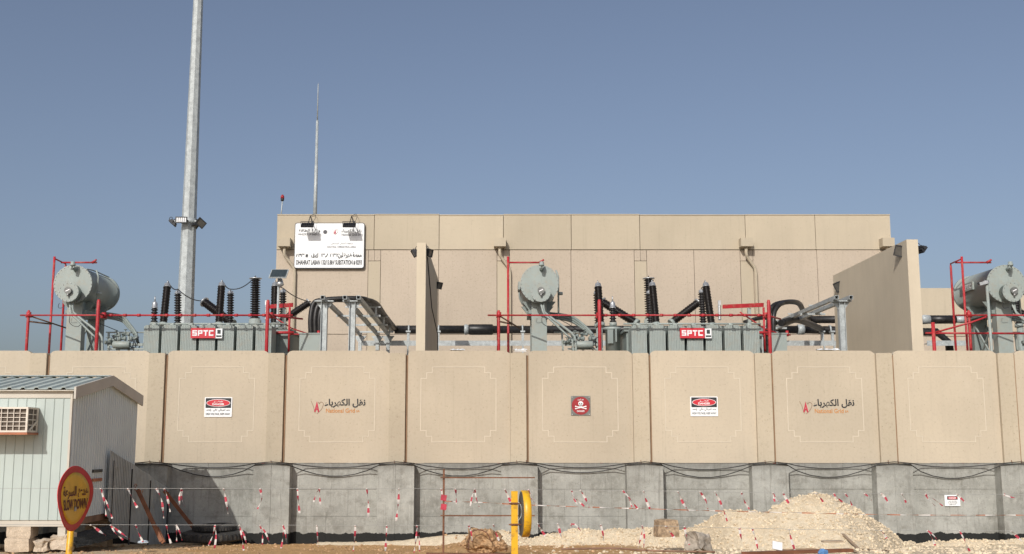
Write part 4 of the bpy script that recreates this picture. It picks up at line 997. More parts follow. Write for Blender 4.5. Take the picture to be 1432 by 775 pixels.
# solar panel by the left transformer
q = P(390, 388, 35.2); t = thing('solar_panel', (q.x, 35.2, 0.95), 'small tilted solar panel on a pole beside the building corner', 'solar panel')
MB().lathe((q.x-0.02, 35.2, 0.95), (q.x, 35.2, q.z), [(0, 0.04), (1, 0.04)], 8).build('pole', M['galv'], t)
MB().lathe((q.x+0.05, 35.15, q.z-0.32), (q.x+0.05, 35.2, q.z-0.05), [(0, 0.05), (0.3, 0.13), (1, 0.06)], 12).build('mount_head', M['alu'], t)
pp = [P(375.6, 388, 34.9), P(400, 388, 34.9), P(404, 376.8, 35.3), P(380, 376.8, 35.3)]
mb = MB(); mb.prism(pp, (0, 0.02, -0.03)); mb.build('panel_frame', M['galv'], t)
ce = sum(pp, Vector())/4; mb = MB(); mb.add([ce+(p-ce)*0.9+Vector((0, -0.006, 0.006)) for p in pp], [(0, 1, 2, 3)]); mb.build('cell_sheet', M['solar'], t, fix=False)

# ------------------------------------------------------------------ steel gantries, cables, bus pipes
GB = 43.6
def gantry(name_label, posts, beams, endpy, heads):
    x0 = P(posts[0], 450, 33.7).x
    t = thing('cable_gantry', (x0, 36, 0.95), name_label, 'steel frame', 'galvanised cable gantries')
    zt = PZ(421, 33.7)
    for p in posts:
        x = P(p, 455, 33.7).x
        mb = MB(); w = 0.19
        mb.box((x-w/2, 33.70, 0.95), (x-w/2+0.018, 33.90, zt-0.02)); mb.box((x+w/2-0.018, 33.70, 0.95), (x+w/2, 33.90, zt-0.02)); mb.box((x-w/2+0.018, 33.78, 0.95), (x+w/2-0.018, 33.80, zt-0.02))
        po = mb.build('gantry_post', M['galv'], t)
        mb = MB(); mb.prism([(x-0.27, 33.79, zt-0.02), (x+0.27, 33.79, zt-0.02), (x+w/2, 33.79, zt-0.25), (x-w/2, 33.79, zt-0.25)], (0, 0.02, 0)); mb.box((x-0.29, 33.66, zt-0.02), (x+0.29, 33.94, zt+0.015)); mb.build('post_head', M['galv'], po)
    xa_ = P(posts[0], 455, 33.7).x-0.3; xb_ = P(posts[-1], 455, 33.7).x+0.3
    for p in beams:
        x = P(p, 414, 33.6).x; s = 0.12; mb = MB()
        ze = PZ(endpy, GB-0.3); z0_ = zt+0.02+s/2
        # hollow section: four walls
        A = Vector((x, 33.45, z0_)); B = Vector((x, GB-0.3, ze)); 
        for ox, oz, ww, hh in ((0, s/2-0.006, s, 0.012), (0, -s/2+0.006, s, 0.012), (-s/2+0.006, 0, 0.012, s-0.026), (s/2-0.006, 0, 0.012, s-0.026)):
            mb.beam(A+Vector((ox, 0, oz)), B+Vector((ox, 0, oz)), ww, hh)
        mb.build('gantry_beam', M['galv'], t)
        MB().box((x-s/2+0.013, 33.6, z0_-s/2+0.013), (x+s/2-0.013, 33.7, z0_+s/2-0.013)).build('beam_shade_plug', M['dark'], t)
        x2 = P(p, 414, 33.6).x; mb = MB(); mb.beam((x2, GB-0.45, 0.95), (x2, GB-0.45, ze-0.10), 0.13, 0.13); mb.prism([(x2-0.24, GB-0.5, ze-0.07), (x2+0.24, GB-0.5, ze-0.07), (x2+0.08, GB-0.5, ze-0.30), (x2-0.08, GB-0.5, ze-0.30)], (0, 0.1, 0)); mb.build('rear_post', M['galv'], t)
    mb = MB()
    for f in (0.35, 0.62, 0.85):
        y = 33.7 + (GB-33.7)*f; z = zt + (PZ(endpy, GB-0.3)-zt)*f
        xs_ = sorted(P(p, 414, 33.6).x for p in beams)
        mb = MB(); mb.beam((xs_[0]-0.1, y, z-0.03), (xs_[-1]+0.3, y, z-0.03), 0.08, 0.06)
        mb.beam((xs_[-1]+0.15, y, z-0.03), (xs_[-1]+0.15, y, z+0.28), 0.06, 0.06)
        mb.beam((xs_[0]+0.2, y, z+0.27), (xs_[-1]+0.3, y, z+0.27), 0.05, 0.04)
        mb.build('cross_rail', M['galv'], t)
    return t, zt
tg1, zt1 = gantry('galvanised steel cable gantry left of the middle fire wall', (452.5, 492), (452, 483, 502), 468, None)
tg2, zt2 = gantry('galvanised steel cable gantry against the right fire wall', (1179,), (1168, 1188), 462, None)
def cablebox(px0, px1, Y, label):
    x0, x1 = P(px0, 480, Y).x, P(px1, 480, Y).x; z = PZ(467, Y)
    t = thing('cable_box', ((x0+x1)/2, Y+0.4, 0.95), label, 'cabinet', 'cable boxes')
    MB().box((x0, Y, 3.3), (x1, Y+0.9, z)).build('cabinet_body', M['tpaint'], t)
    MB().box((x0-0.03, Y-0.03, z), (x1+0.03, Y+0.93, z+0.03)).build('cabinet_lid', M['tpaint'], t)
    mb = MB()
    for xx in (x0+0.06, x1-0.06): mb.box((xx-0.05, Y+0.05, 0.95), (xx+0.05, Y+0.15, 3.3)); mb.box((xx-0.05, Y+0.75, 0.95), (xx+0.05, Y+0.85, 3.3))
    mb.build('cabinet_leg', M['tpaint'], t)
    return t
cablebox(418.5, 449, 35.1, 'grey cable box beside the left gantry, under the black bent cable')
cablebox(1077, 1100.5, 35.1, 'grey cable box right of the middle transformer, under the black bent cable')
mb = MB()
for dx in (-0.14, 0.0, 0.14):
    mb.tube(crv([P(441, 468, 35.6)+Vector((dx, 0, 0)), P(440.5, 446, 35.6)+Vector((dx, 0, 0)), P(444, 428, 35.6)+Vector((dx, 0.05, -dx*0.5)), P(456, 419, 35.7)+Vector((dx, 0.3*dx, -0.03)), P(480, 418.5, 35.9)+Vector((0, dx, 0)), P(510, 419, 36.2)+Vector((0, dx, 0)), P(521, 425, 37.5)+Vector((dx, 0, 0)), P(533, 441, 40)+Vector((dx, 0, 0)), P(547, 458, 43.2)+Vector((dx, 0, 0)), P(556, 461, GB)+Vector((0, 0, 0))], 5), 0.085, 10)
single(mb, 'cable_bundle', M['black'], 'thick black cable bundle arching over the left gantry', 'cable', 'thick black cable bundles')
mb = MB()
for dx in (-0.10, 0.06):
    mb.tube(crv([P(1079, 468, 35.6)+Vector((dx, 0, 0)), P(1079, 448, 35.6)+Vector((dx, 0, 0)), P(1081, 435, 35.7)+Vector((dx, 0, 0)), P(1088, 426, 35.9)+Vector((dx, 0, 0)), P(1101, 422.5, 36.6)+Vector((0, dx, 0)), P(1113, 423, 37.6)+Vector((0, dx, 0)), P(1119, 427, 39.5)+Vector((0, dx, 0)), P(1124, 437, 42)+Vector((0, dx, 0)), P(1134, 447, GB)], 5), 0.075, 10)
single(mb, 'cable_bundle', M['black'], 'thick black cable bundle arching up right of the middle transformer', 'cable', 'thick black cable bundles')
mb = MB(); mb.tube(crv([P(1092, 452, 38), P(1112, 447, 39), P(1130, 452, 41), P(1150, 461, GB-0.1)], 5), 0.12, 10)
mb.tube(crv([P(1040, 451, 38.5), P(1062, 445, 38.2), P(1078, 446, 37.5), P(1085, 452, 36.5)], 5), 0.07, 8)
single(mb, 'hose', M['black'], 'black hose looping behind the red post of the middle bay', 'cable')
# horizontal bus pipe along the facade
t = thing('bus_pipe', (P(700, 461, GB).x, GB, 3.0), 'thick black insulated pipe running level along the building behind the fire walls', 'pipe', 'black pipes along the facade')
zb = PZ(461, GB); rb = 0.165
xa_ = P(552, 461, GB).x; xs1 = P(651, 461, GB).x; xs2 = P(690, 461, GB).x; xe = P(1160, 461, GB).x
MB().tube([(xa_, GB, zb), (xs1, GB, zb)], rb, 16).build('pipe_run', M['black'], t)
MB().lathe((xs1-0.05, GB, zb), (xs1+0.12, GB, zb), [(0, rb+0.03), (0.4, rb+0.05), (1, rb+0.02)], 16).build('coupling', M['galv'], t)
MB().lathe((xs1+0.12, GB, zb), (xs2, GB, zb), [(0, rb+0.02), (0.05, rb+0.05), (0.95, rb+0.05), (1, rb)], 16).build('sleeve', M['black'], t)
MB().tube([(xs2, GB, zb), (P(1115, 461, GB).x, GB, zb)], rb-0.01, 16).build('pipe_run', M['black'], t)
MB().lathe((P(1115, 461, GB).x, GB, zb), (P(1124, 461, GB).x, GB, zb), [(0, rb+0.04), (1, rb+0.04)], 16).build('coupling', M['galv'], t)
MB().tube([(P(1124, 461, GB).x, GB, zb), (P(1310, 461, GB).x, GB, zb-0.1), (P(1326, 461, GB).x, GB, zb-0.5), (P(1330, 461, GB).x, GB, 1.2)], rb-0.01, 14).build('pipe_run', M['black'], t)
t2 = thing('bus_pipe', (P(1250, 447, GB).x, GB+0.1, 3.0), 'upper black pipe passing behind the broad right fire wall', 'pipe', 'black pipes along the facade')
zb2 = PZ(447, GB)
MB().tube([(P(1128, 447, GB).x, GB, zb2), (P(1288, 447, GB).x, GB, zb2)], 0.15, 14).build('pipe_run', M['black'], t2)
MB().lathe((P(1288, 447, GB).x, GB, zb2), (P(1300, 447, GB).x, GB, zb2), [(0, 0.15), (0.3, 0.19), (1, 0.17)], 14).build('coupling', M['galv'], t2)
MB().tube([(P(1300, 447, GB).x, GB, zb2), (P(1336, 447, GB).x, GB, zb2)], 0.17, 14).build('pipe_run', M['black'], t2)
MB().lathe((P(1336, 447, GB).x, GB, zb2), (P(1352, 447, GB).x, GB, zb2), [(0, 0.12), (0.5, 0.15), (1, 0.12)], 12).build('coupling', M['galv'], t2)
MB().tube([(P(1352, 447, GB).x, GB, zb2), (P(1357, 449, GB).x, GB, zb2-0.1), (P(1359, 460, GB).x, GB, zb2-0.5), (P(1359, 460, GB).x, GB, 1.0)], 0.12, 10).build('pipe_run', M['black'], t2)
# tray
t = thing('cable_tray', (P(700, 481, GB).x, GB-0.3, 2.0), 'long galvanised tray running low along the building under the black pipe', 'cable tray')
zt_ = PZ(480.5, GB-0.3)
for a, b in ((505, 1180), (1294, 1352)):
    MB().box((P(a, 480, GB-0.3).x, GB-0.45, zt_-0.02), (P(b, 480, GB-0.3).x, GB-0.10, zt_+0.0)).build('tray_floor', M['galv'], t)
    MB().box((P(a, 480, GB-0.3).x, GB-0.47, zt_-0.10), (P(b, 480, GB-0.3).x, GB-0.45, zt_+0.10)).build('tray_side', M['galv'], t)
for p in (571, 613, 731, 1150, 1164):
    x = P(p, 470, GB-0.3).x; mb = MB(); mb.box((x-0.05, GB-0.35, zt_+0.10), (x+0.05, GB-0.27, zb-0.1)); mb.box((x-0.09, GB-0.40, zb-0.14), (x+0.09, GB-0.18, zb-0.08)); mb.lathe((x-0.03, GB, zb), (x+0.03, GB, zb), [(0, rb+0.015), (1, rb+0.015)], 14)
    mb.beam((x, GB-0.5, zt_-0.1), (x, GB-0.3, 1.0), 0.06, 0.06)
    mb.build('pipe_hanger', M['galv'], t)
# plastic sheets on the wall head
for px, py, w, lab in ((727, 490.5, 18, 'crumpled white plastic sheet on the wall head below the middle conservator'), (640, 488.8, 20, 'thin scrap of white plastic on the wall head right of the middle fire wall'), (1152, 489.5, 30, 'white plastic sheeting behind the wall head by the right gantry')):
    q = P(px, py, 28.35); rr = random.Random(px); W = w*28.35/F
    nx, ny = 10, 5; vs = []; 
    for j in range(ny):
        for i in range(nx): vs.append((q.x - W/2 + W*i/(nx-1)*(1+rr.uniform(-.05,.05)), 28.0+0.16*j/(ny-1)*1.2-0.02, ZT+0.012+rr.uniform(0, 0.05)*(1 if 0 < j < ny-1 else 0.3)))
    mb = MB(); mb.add(vs, [(j*nx+i, j*nx+i+1, (j+1)*nx+i+1, (j+1)*nx+i) for j in range(ny-1) for i in range(nx-1)])
    mb.prism([(q.x-W/2, 27.99, ZT-0.02), (q.x+W/2, 27.99, ZT-0.03), (q.x+W/2-0.03, 27.97, ZT+0.02), (q.x-W/2+0.05, 27.97, ZT+0.02)] if px == 727 else [(q.x-W/3, 28.1, ZT), (q.x+W/3, 28.1, ZT), (q.x+W/4, 28.1, ZT+0.03), (q.x-W/4, 28.1, ZT+0.03)], (0, 0.02, 0))
    single(mb, 'plastic_sheet', M['rag'], lab, 'plastic sheet', 'plastic sheets on the wall head')

# ------------------------------------------------------------------ site cabin
CYN, CYF = 21.5, 25.4
cxr = P(96.5, 640, CYN).x; cxl = -15.5
zf = PZ(727.5, CYN); ze = PZ(545, CYN); ctr = (CYN+CYF)/2; zr_ = PZ(530.5, ctr)
cab = thing('site_cabin', ((cxl+cxr)/2, ctr, zf-0.12), 'white portable site cabin with ribbed roof raised on concrete blocks', 'cabin')
# front cladding: sheets with standing seams
n = int((cxr-cxl)/0.178); 
for k in range(n):
    b = cxr - 0.178*k - (0.03 if k == 0 else 0); a = cxr - 0.178*(k+1)
    mb = MB(); mb.prism([(a, CYN, zf), (a+0.016, CYN-0.014, zf), (a+0.028, CYN, zf), (b, CYN, zf), (b, CYN+0.05, zf), (a, CYN+0.05, zf)], (0, 0, ze-0.16-zf))
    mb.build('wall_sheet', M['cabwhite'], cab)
MB().box((cxr-0.028, CYN-0.018, zf), (cxr+0.012, CYN+0.03, ze)).build('corner_trim', M['cabcream'], cab)
MB().box((cxl, CYN-0.02, ze-0.16), (cxr-0.03, CYN+0.05, ze-0.005)).build('head_flashing', M['cabcream'], cab)
# side gable: corrugated sheet as one ribbed piece per sheet
def gable_z(y): return ze + (zr_-ze)*(1-abs(y-ctr)/(ctr-CYN)) - 0.04
ny = 30; step = (CYF-CYN-0.05)/ny
per = 10
for s0 in range(0, ny, per):
    mb = MB()
    for k in range(s0, s0+per):
        y0 = CYN+0.03+step*k; y1 = y0+step; 
        pr = [(y0, 0.0), (y0+step*0.40, 0.0), (y0+step*0.5, 0.035), (y0+step*0.85, 0.035), (y1, 0.0)]
        for (ya, xa), (yb, xb) in zip(pr, pr[1:]):
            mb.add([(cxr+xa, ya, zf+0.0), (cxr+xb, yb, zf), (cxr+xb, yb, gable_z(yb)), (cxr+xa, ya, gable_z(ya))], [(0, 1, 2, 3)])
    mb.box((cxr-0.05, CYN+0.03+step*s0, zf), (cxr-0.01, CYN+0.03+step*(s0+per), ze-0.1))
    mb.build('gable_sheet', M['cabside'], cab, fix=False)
MB().box((cxl, CYF-0.05, zf), (cxr, CYF, ze)).build('rear_wall', M['cabside'], cab)
MB().box((cxl, CYN+0.05, zf+0.001), (cxl+0.05, CYF-0.05, ze)).build('end_wall', M['cabside'], cab)
MB().box((cxl+0.05, CYN+0.06, zf), (cxr-0.055, CYF-0.06, zf+0.08)).build('floor_deck', M['wood'], cab)
# roof sheets with trapezoid ribs
rib = 0.26; ov = 0.10; yF, yB = CYN-0.12, CYF+0.12
slope = (zr_-ze)/(ctr-CYN)
def rz(y): return zr_ + 0.0 - abs(y-ctr)*slope + 0.03
for side, ye in ((-1, yF), (1, yB)):
    x = cxr + ov - 0.03; k = 0
    while x > cxl-0.1:
        x0 = x - rib
        pr = [(x, 0), (x-rib*0.6, 0), (x-rib*0.7, 0.035), (x-rib*0.9, 0.035), (x0, 0)]
        mb = MB()
        for (a, za), (b, zb_) in zip(pr, pr[1:]):
            mb.add([(a, ye, rz(ye)+za), (b, ye, rz(ye)+zb_), (b, ctr, rz(ctr)+zb_), (a, ctr, rz(ctr)+za),
                    (a, ye, rz(ye)+za-0.012), (b, ye, rz(ye)+zb_-0.012), (b, ctr, rz(ctr)+zb_-0.012), (a, ctr, rz(ctr)+za-0.012)], [(0,1,2,3),(7,6,5,4),(0,4,5,1)])
        mb.build('roof_sheet', M['roof'], cab); x = x0
MB().prism([(cxl-0.1, ctr-0.15, rz(ctr-0.15)+0.05), (cxl-0.1, ctr, rz(ctr)+0.055), (cxl-0.1, ctr+0.15, rz(ctr+0.15)+0.05), (cxl-0.1, ctr, rz(ctr)+0.02)], (cxr+ov-cxl+0.05, 0, 0)).build('ridge_cap', M['roof'], cab)
for sgn, ye in ((-1, yF), (1, yB)):
    xx = cxr+ov-0.03
    poly = [(xx, ye, rz(ye)+0.04), (xx, ctr, rz(ctr)+0.05), (xx, ctr, rz(ctr)-0.17), (xx, ye, rz(ye)-0.19)]
    MB().prism(poly, (0.04, 0, 0)).build('gable_fascia', M['fascia'], cab)
MB().box((cxl, yF+0.02, ze-0.03), (cxr+ov-0.03, CYN-0.001, ze-0.01)).build('eaves_soffit', M['cabcream'], cab)
# skid beams
for yy in (CYN+0.02, ctr, CYF-0.14): MB().box((cxl, yy, zf-0.12), (cxr, yy+0.12, zf-0.002)).build('skid_beam', M['cabcream'], cab)
MB().box((cxr-0.06, CYN+0.15, zf-0.13), (cxr+0.01, CYF-0.16, zf-0.004)).build('end_beam', M['brownpipe'], cab)
for zz, m, w in ((PZ(658.5, 23.0), 'dark', 0), (PZ(671, 23.0), 'orangepaint', 0)):
    MB().box((cxr+0.02, 22.72, zz-0.03), (cxr+0.05, 23.25, zz+0.03)).build('vent_slot', M[m], cab)

# air conditioner
aw1 = P(53.5, 600, CYN).x; aw0 = aw1 - 1.12; azt, azb = PZ(570.5, CYN), PZ(605, CYN)
yf = CYN-0.52
ac = thing('air_conditioner', ((aw0+aw1)/2, CYN-0.2, azb), 'cream window air conditioner sticking out of the front of the white cabin', 'air conditioner')
mb = MB()
w = 0.035
mb.box((aw0, yf, azb), (aw1, CYN-0.016, azb+w)); mb.box((aw0, yf, azt-w), (aw1, CYN-0.016, azt))
for xx in (aw0, aw1-w): mb.box((xx, yf, azb+w), (xx+w, yf+w, azt-w))
mb.box((aw1-w, CYN-0.09, azb+w), (aw1, CYN-0.016, azt-w)); mb.box((aw0, yf+w, azb+w), (aw0+w, CYN-0.016, azt-w))
mb.build('case', M['ac'], ac)
MB().box((aw0+w+0.01, yf+0.05, azb+w), (aw1-0.012, CYN-0.1, azt-w)).build('condenser_coil', M['acdark'], ac)
mb = MB()
for k in range(1, 9):
    x = aw0+w + (aw1-aw0-2*w)*k/9; mb.box((x-0.006, yf+0.005, azb+w), (x+0.006, yf+0.015, azt-w))
for k in range(1, 5):
    z = azb+w + (azt-azb-2*w)*k/5; mb.box((aw0+w, yf+0.016, z-0.006), (aw1-w, yf+0.026, z+0.006))
for k in range(1, 4):
    z = azb+w + (azt-azb-2*w)*k/4; mb.box((aw1-0.010, yf+w, z-0.008), (aw1-0.002, CYN-0.09, z+0.008))
y_ = (yf+CYN)/2; mb.box((aw1-0.0100, y_-0.01, azb+w), (aw1-0.003, y_+0.01, azt-w))
mb.build('grille', M['ac'], ac)
mb = MB(); mb.beam((aw1-0.02, yf+0.1, azb+0.03), (aw1-0.02, CYN-0.06, azb+0.22), 0.05, 0.04); mb.build('stay', M['ac'], ac)
MB().box((aw0-0.02, yf-0.02, azb-0.045), (aw1+0.015, CYN-0.02, azb-0.003)).build('shelf', M['orangepaint'], ac)

# concrete blocks and stones under the cabin
def rough_block(name, lo, hi, m, label, cat, group=None, seed=1, amt=0.025, rotz=0.0, n=5):
    rr = random.Random(seed); lo = Vector(lo); hi = Vector(hi); c = (lo+hi)/2; d = (hi-lo)/2
    vs = {}; mb = MB(); V = []; Fc = []
    def vid(i, j, k):
        key = (i, j, k)
        if key not in vs:
            p = Vector((i/n*2-1, j/n*2-1, k/n*2-1)); ln = sum(abs(x) > 0.98 for x in p)
            sh = 1 - (0.02 if ln == 2 else 0.05 if ln == 3 else 0)
            q = Vector((p.x*d.x, p.y*d.y, p.z*d.z))*sh
            q += Vector([noise.noise(Vector((q.x*4+seed, q.y*4, q.z*4+7*a))) for a in range(3)])*amt*2 + Vector([rr.uniform(-amt, amt)*0.35 for _ in range(3)])
            q = Matrix.Rotation(rotz, 3, 'Z') @ q
            vs[key] = len(V); V.append(q + c)
        return vs[key]
    for a in range(n):
        for b in range(n):
            for s in (0, n):
                Fc.append([vid(s, a, b), vid(s, a+1, b), vid(s, a+1, b+1), vid(s, a, b+1)])
                Fc.append([vid(a, s, b), vid(a+1, s, b), vid(a+1, s, b+1), vid(a, s, b+1)])
                Fc.append([vid(a, b, s), vid(a+1, b, s), vid(a+1, b+1, s), vid(a, b+1, s)])
    mb.add(V, Fc); return single(mb, name, m, label, cat, group)
def bk(px0, px1, py0, py1, Y, dep): a = P(px0, py1, Y); b = P(px1, py0, Y); return (a.x, Y, a.z), (b.x, Y+dep, b.z)
rough_block('concrete_block', *bk(8, 43, 736, 753, CYN+0.02, 0.40), M['block'], 'upper of the two stacked concrete blocks under the cabin', 'block', 'blocks carrying the cabin', 2, 0.012)
rough_block('concrete_block', *bk(5, 41, 753.2, 772, CYN-0.02, 0.45), M['block'], 'lower of the two stacked concrete blocks under the cabin', 'block', 'blocks carrying the cabin', 3, 0.012)
rough_block('stone', *bk(45, 68, 755, 770, CYN-0.1, 0.35), M['block'], 'buff boulder under the cabin right of the stacked blocks', 'stone', None, 4, 0.05)
rough_block('stone', *bk(70, 94, 749, 768, CYN-0.05, 0.45), M['block'], 'larger buff boulder under the cabin corner behind the slow down sign', 'stone', None, 5, 0.05)
rough_block('timber_prop', *bk(80, 92, 735.3, 752, CYN+0.05, 0.12), M['cabcream'], 'short pale prop post under the cabin corner', 'prop', None, 6, 0.004)
for k, (xx, yy, lab) in enumerate(((-13.8, CYN, 'front left'), (-13.8, CYF-0.4, 'rear left'), (-9.0, CYF-0.4, 'rear right'))):
    g = gz(xx, yy); zt0 = zf-0.122
    rough_block('concrete_block', (xx, yy, g-0.05), (xx+0.5, yy+0.4, zt0), M['block'], f'tall concrete block under the {lab} end of the cabin', 'block', 'blocks carrying the cabin', 10+k, 0.012)
# rolled black netting
q = [P(101, 746, 21.9), P(153, 734, 23.6), P(166, 752, 23.3), P(107, 766, 21.6)]
mb = MB(); nn = 12; vs = []
for j in range(nn):
    for i in range(nn):
        a = q[0].lerp(q[1], i/(nn-1)); b = q[3].lerp(q[2], i/(nn-1)); p = a.lerp(b, j/(nn-1)); t_ = j/(nn-1)
        vs.append(p + Vector((0.03, -0.14*math.sin(math.pi*t_), 0.04*math.sin(math.pi*t_))) + Vector([rs.uniform(-0.012, 0.012) for _ in range(3)]))
fs = [(j*nn+i, j*nn+i+1, (j+1)*nn+i+1, (j+1)*nn+i) for j in range(nn-1) for i in range(nn-1)]
mb.add(vs, fs); mb.add([v+Vector((-0.12, 0.18, -0.02)) for v in vs], fs)
edge = [(i, i+1) for i in range(nn-1)] + [((nn-1)*nn+i, (nn-1)*nn+i+1) for i in range(nn-1)] + [(j*nn, (j+1)*nn) for j in range(nn-1)] + [(j*nn+nn-1, (j+1)*nn+nn-1) for j in range(nn-1)]
N_ = nn*nn
for a, b in edge: mb.f.append([a, b, b+N_, a+N_]); mb.m.append(0); mb.sm.append(False)
single(mb, 'netting_roll', M['netting'], 'folded black netting lying under the end of the cabin', 'netting')

# metal sheet fence between cabin and wall
sf = thing('sheet_metal_fence', (-8.0, 25.5, -0.7), 'three grey corrugated metal sheets standing between the cabin end and the plinth', 'fence')
SX = -8.0
def sheet(px0, px1, tops, bots, taper=0):
    Ya = SX/((px0-CX)/F)*1.0; Yb = SX/((px1-CX)/F)
    mb = MB(); n = 26; 
    for k in range(n):
        def at(u):
            px = px0+(px1-px0)*u; Y = SX*F/(px-CX); wv = (0.014 if (int(u*n*0.999+0.0) % 2) else 0.0)
            zt = PZ(tops[0]+(tops[1]-tops[0])*u**(0.8), Y); zb = PZ(lerp_table(u, bots), Y)
            return Y, zt, zb
        u0, u1 = k/n, (k+1)/n; Y0, t0, b0 = at(u0); Y1, t1, b1 = at(u1)
        x0_ = SX + (0.016 if k % 2 else 0); 
        mb.prism([(x0_, Y0, b0), (x0_, Y1, b1), (x0_, Y1, t1), (x0_, Y0, t0)], (0.004, 0, 0))
        if k: mb.add([(SX, Y0, b0), (SX+0.02, Y0, b0), (SX+0.02, Y0, t0), (SX, Y0, t0)], [(0, 1, 2, 3)])
    mb.build('corrugated_sheet', M['corr'], sf)
sheet(160.5, 189.8, (629, 647.5), [(0, 722), (0.25, 738), (0.6, 750), (1, 755)])
sheet(191.2, 216.0, (647.5, 664), [(0, 757), (1, 762)])
sheet(217.3, 243, (665, 683), [(0, 762), (1, 760)])
for px_, py0, py1 in ((165, 640, 752), (191, 652, 762), (217, 668, 762), (242, 684, 762)):
    Y = SX*F/(px_-CX); MB().beam((SX+0.022, Y, PZ(py0+4, Y)), (SX+0.022, Y, PZ(py1, Y)), 0.03, 0.02).build('dark_gap_stake', M['dark'], sf)  # dark stakes set proud to stand in for shade in the sheet gaps
mb = MB()
def wp(px, py): Y = SX*F/(px-CX); return (SX+0.026, Y, PZ(py, Y))
for pts in ([(194, 680), (196, 677), (198, 679), (195, 684), (199, 687)], [(200, 686), (203, 685), (204, 688)], [(206, 689), (207, 685)]):
    mb.tube(crv([wp(*p) for p in pts], 4), 0.008, 4)
mb.build('paint_scrawl', M['orangepaint'], sf)
# leaning planks
for a, b, lab in ((P(192.5, 685, 24.6), P(226, 757, 24.2), 'longer brown plank leaning against the metal sheets'), (P(229.5, 686, 26.9), P(270.5, 738, 27.2), 'brown plank leaning from the last sheet toward the tyres'), (P(219, 738, 24.4), P(229, 759, 24.2), 'short brown plank end low against the metal sheets')):
    mb = MB(); a = a.copy(); mb.beam(a, b, 0.085, 0.035, up=(0, 1, 0)); single(mb, 'plank', M['wood'], lab, 'plank', 'planks by the metal sheets')
# tyres
def tyre(px, py, Y, ro, ri, h, lab, tilt=0.0):
    c = P(px, py, Y); prof = [(0.02, ri), (0.0, ri+0.08), (0.04, ro-0.09), (0.15, ro-0.02), (0.3, ro), (0.7, ro), (0.85, ro-0.02), (0.96, ro-0.09), (1.0, ri+0.08), (0.98, ri), (0.85, ri-0.02), (0.15, ri-0.02), (0.02, ri)]
    d = Vector((math.sin(tilt), -0.05, math.cos(tilt)))*h
    t = thing('tyre', c-Vector((0, 0, h/2)), lab, 'tyre', 'old tyres by the plinth')
    MB().lathe(c-d/2, c+d/2, prof, 36, caps=False).build('tread', M['tyre'], t)
    mb = MB(); a = Vector((1, 0, 0)); b = Vector((0, 1, 0))
    for k in range(40):
        w = 2*math.pi*k/40; p = c + Vector((math.cos(w)*(ro+0.004), math.sin(w)*(ro+0.004), 0)); mb.cbox(p, (0.05, 0.03, h*0.62), rot=Matrix.Rotation(w+math.pi/2, 3, 'Z'))
    mb.build('tread_lugs', M['tyre'], t)
tyre(299, 749, 26.9, 0.74, 0.38, 0.22, 'wide flat black tyre lying on the soil at the foot of the plinth')
tyre(300, 738, 27.0, 0.50, 0.27, 0.15, 'smaller black tyre lying on top of the wide one', R(-2))

# ------------------------------------------------------------------ traffic signs in the foreground
c = P(103.3, 697, 10.6); R0 = 0.302
yaw = R(83)          # turned well away from the camera
nrm = Vector((math.sin(yaw), -math.cos(yaw), 0)); ux = Vector((math.cos(yaw), math.sin(yaw), 0)); uz = Vector((0.0, 0.0, 1))
pole_top = P(97, 738, 10.62)
sg = thing('slow_down_sign', (pole_top.x-0.02, 10.64, -0.1), 'round yellow slow down sign with dented red rim on a yellow pole', 'road sign')
def warp(u, v):      # bent disc
    return 0.022*math.sin((v/R0)*2.2+0.4)*(u/R0) + 0.028*(u/R0)**2*(1 if u > 0 else 0.4)
def disc(r0, r1, off, name, m, rings=6, seg=44):
    mb = MB(); vs = []; fs = []
    for side in (0, 1):
        for j in range(rings+1):
            r = r0+(r1-r0)*j/rings
            for k in range(seg):
                w = 2*math.pi*k/seg; u, v = r*math.cos(w), r*math.sin(w)
                vs.append(c + ux*u + uz*v + nrm*(off + warp(u, v) - side*0.006))
    B = (rings+1)*seg
    for side in (0, 1):
        for j in range(rings):
            for k in range(seg):
                f = [side*B+j*seg+k, side*B+j*seg+(k+1)%seg, side*B+(j+1)*seg+(k+1)%seg, side*B+(j+1)*seg+k]; fs.append(f if side == 0 else f[::-1])
    for k in range(seg): fs.append([rings*seg+k, rings*seg+(k+1)%seg, B+rings*seg+(k+1)%seg, B+rings*seg+k])
    mb.add(vs, fs, 0, True); return mb.build(name, m, sg)
# widen: the board is a tall oval, as bent
disc(0.0, R0-0.062, 0.006, 'sign_face', M['signyellow']); disc(R0-0.064, R0, 0.0, 'sign_rim', M['signrim'])
def bent_text(s, cu, cv, w, h, name, m, bold=0.0):
    vs, fs = text_geo(s, bold); x0 = min(v.x for v in vs); x1 = max(v.x for v in vs); y0 = min(v.y for v in vs); y1 = max(v.y for v in vs); out = []
    for v in vs:
        u = cu + ((v.x-x0)/(x1-x0)-0.5)*w; q = cv + ((v.y-y0)/(y1-y0)-0.5)*h; out.append(c + ux*u + uz*q + nrm*(0.0105 + warp(u, q)))
    MB().add(out, fs).build(name, m, sg, fix=False)
bent_text(shape_ar('هدئ السرعة'), 0.0, 0.055, 0.42, 0.12, 'arabic_lettering', M['darkred'], 0.025)
bent_text('SLOW DOWN', 0.0, -0.055, 0.43, 0.10, 'english_lettering', M['darkred'], 0.03)
MB().tube([Vector((pole_top.x-0.03, 10.66, -0.25)), Vector((pole_top.x+0.01, 10.66, c.z+0.05))], 0.031, 12).build('pole', M['yellow'], sg)
MB().box((pole_top.x-0.03, 10.60, c.z-0.12), (pole_top.x+0.05, 10.64, c.z-0.08)).build('clamp', M['bolt'], sg)
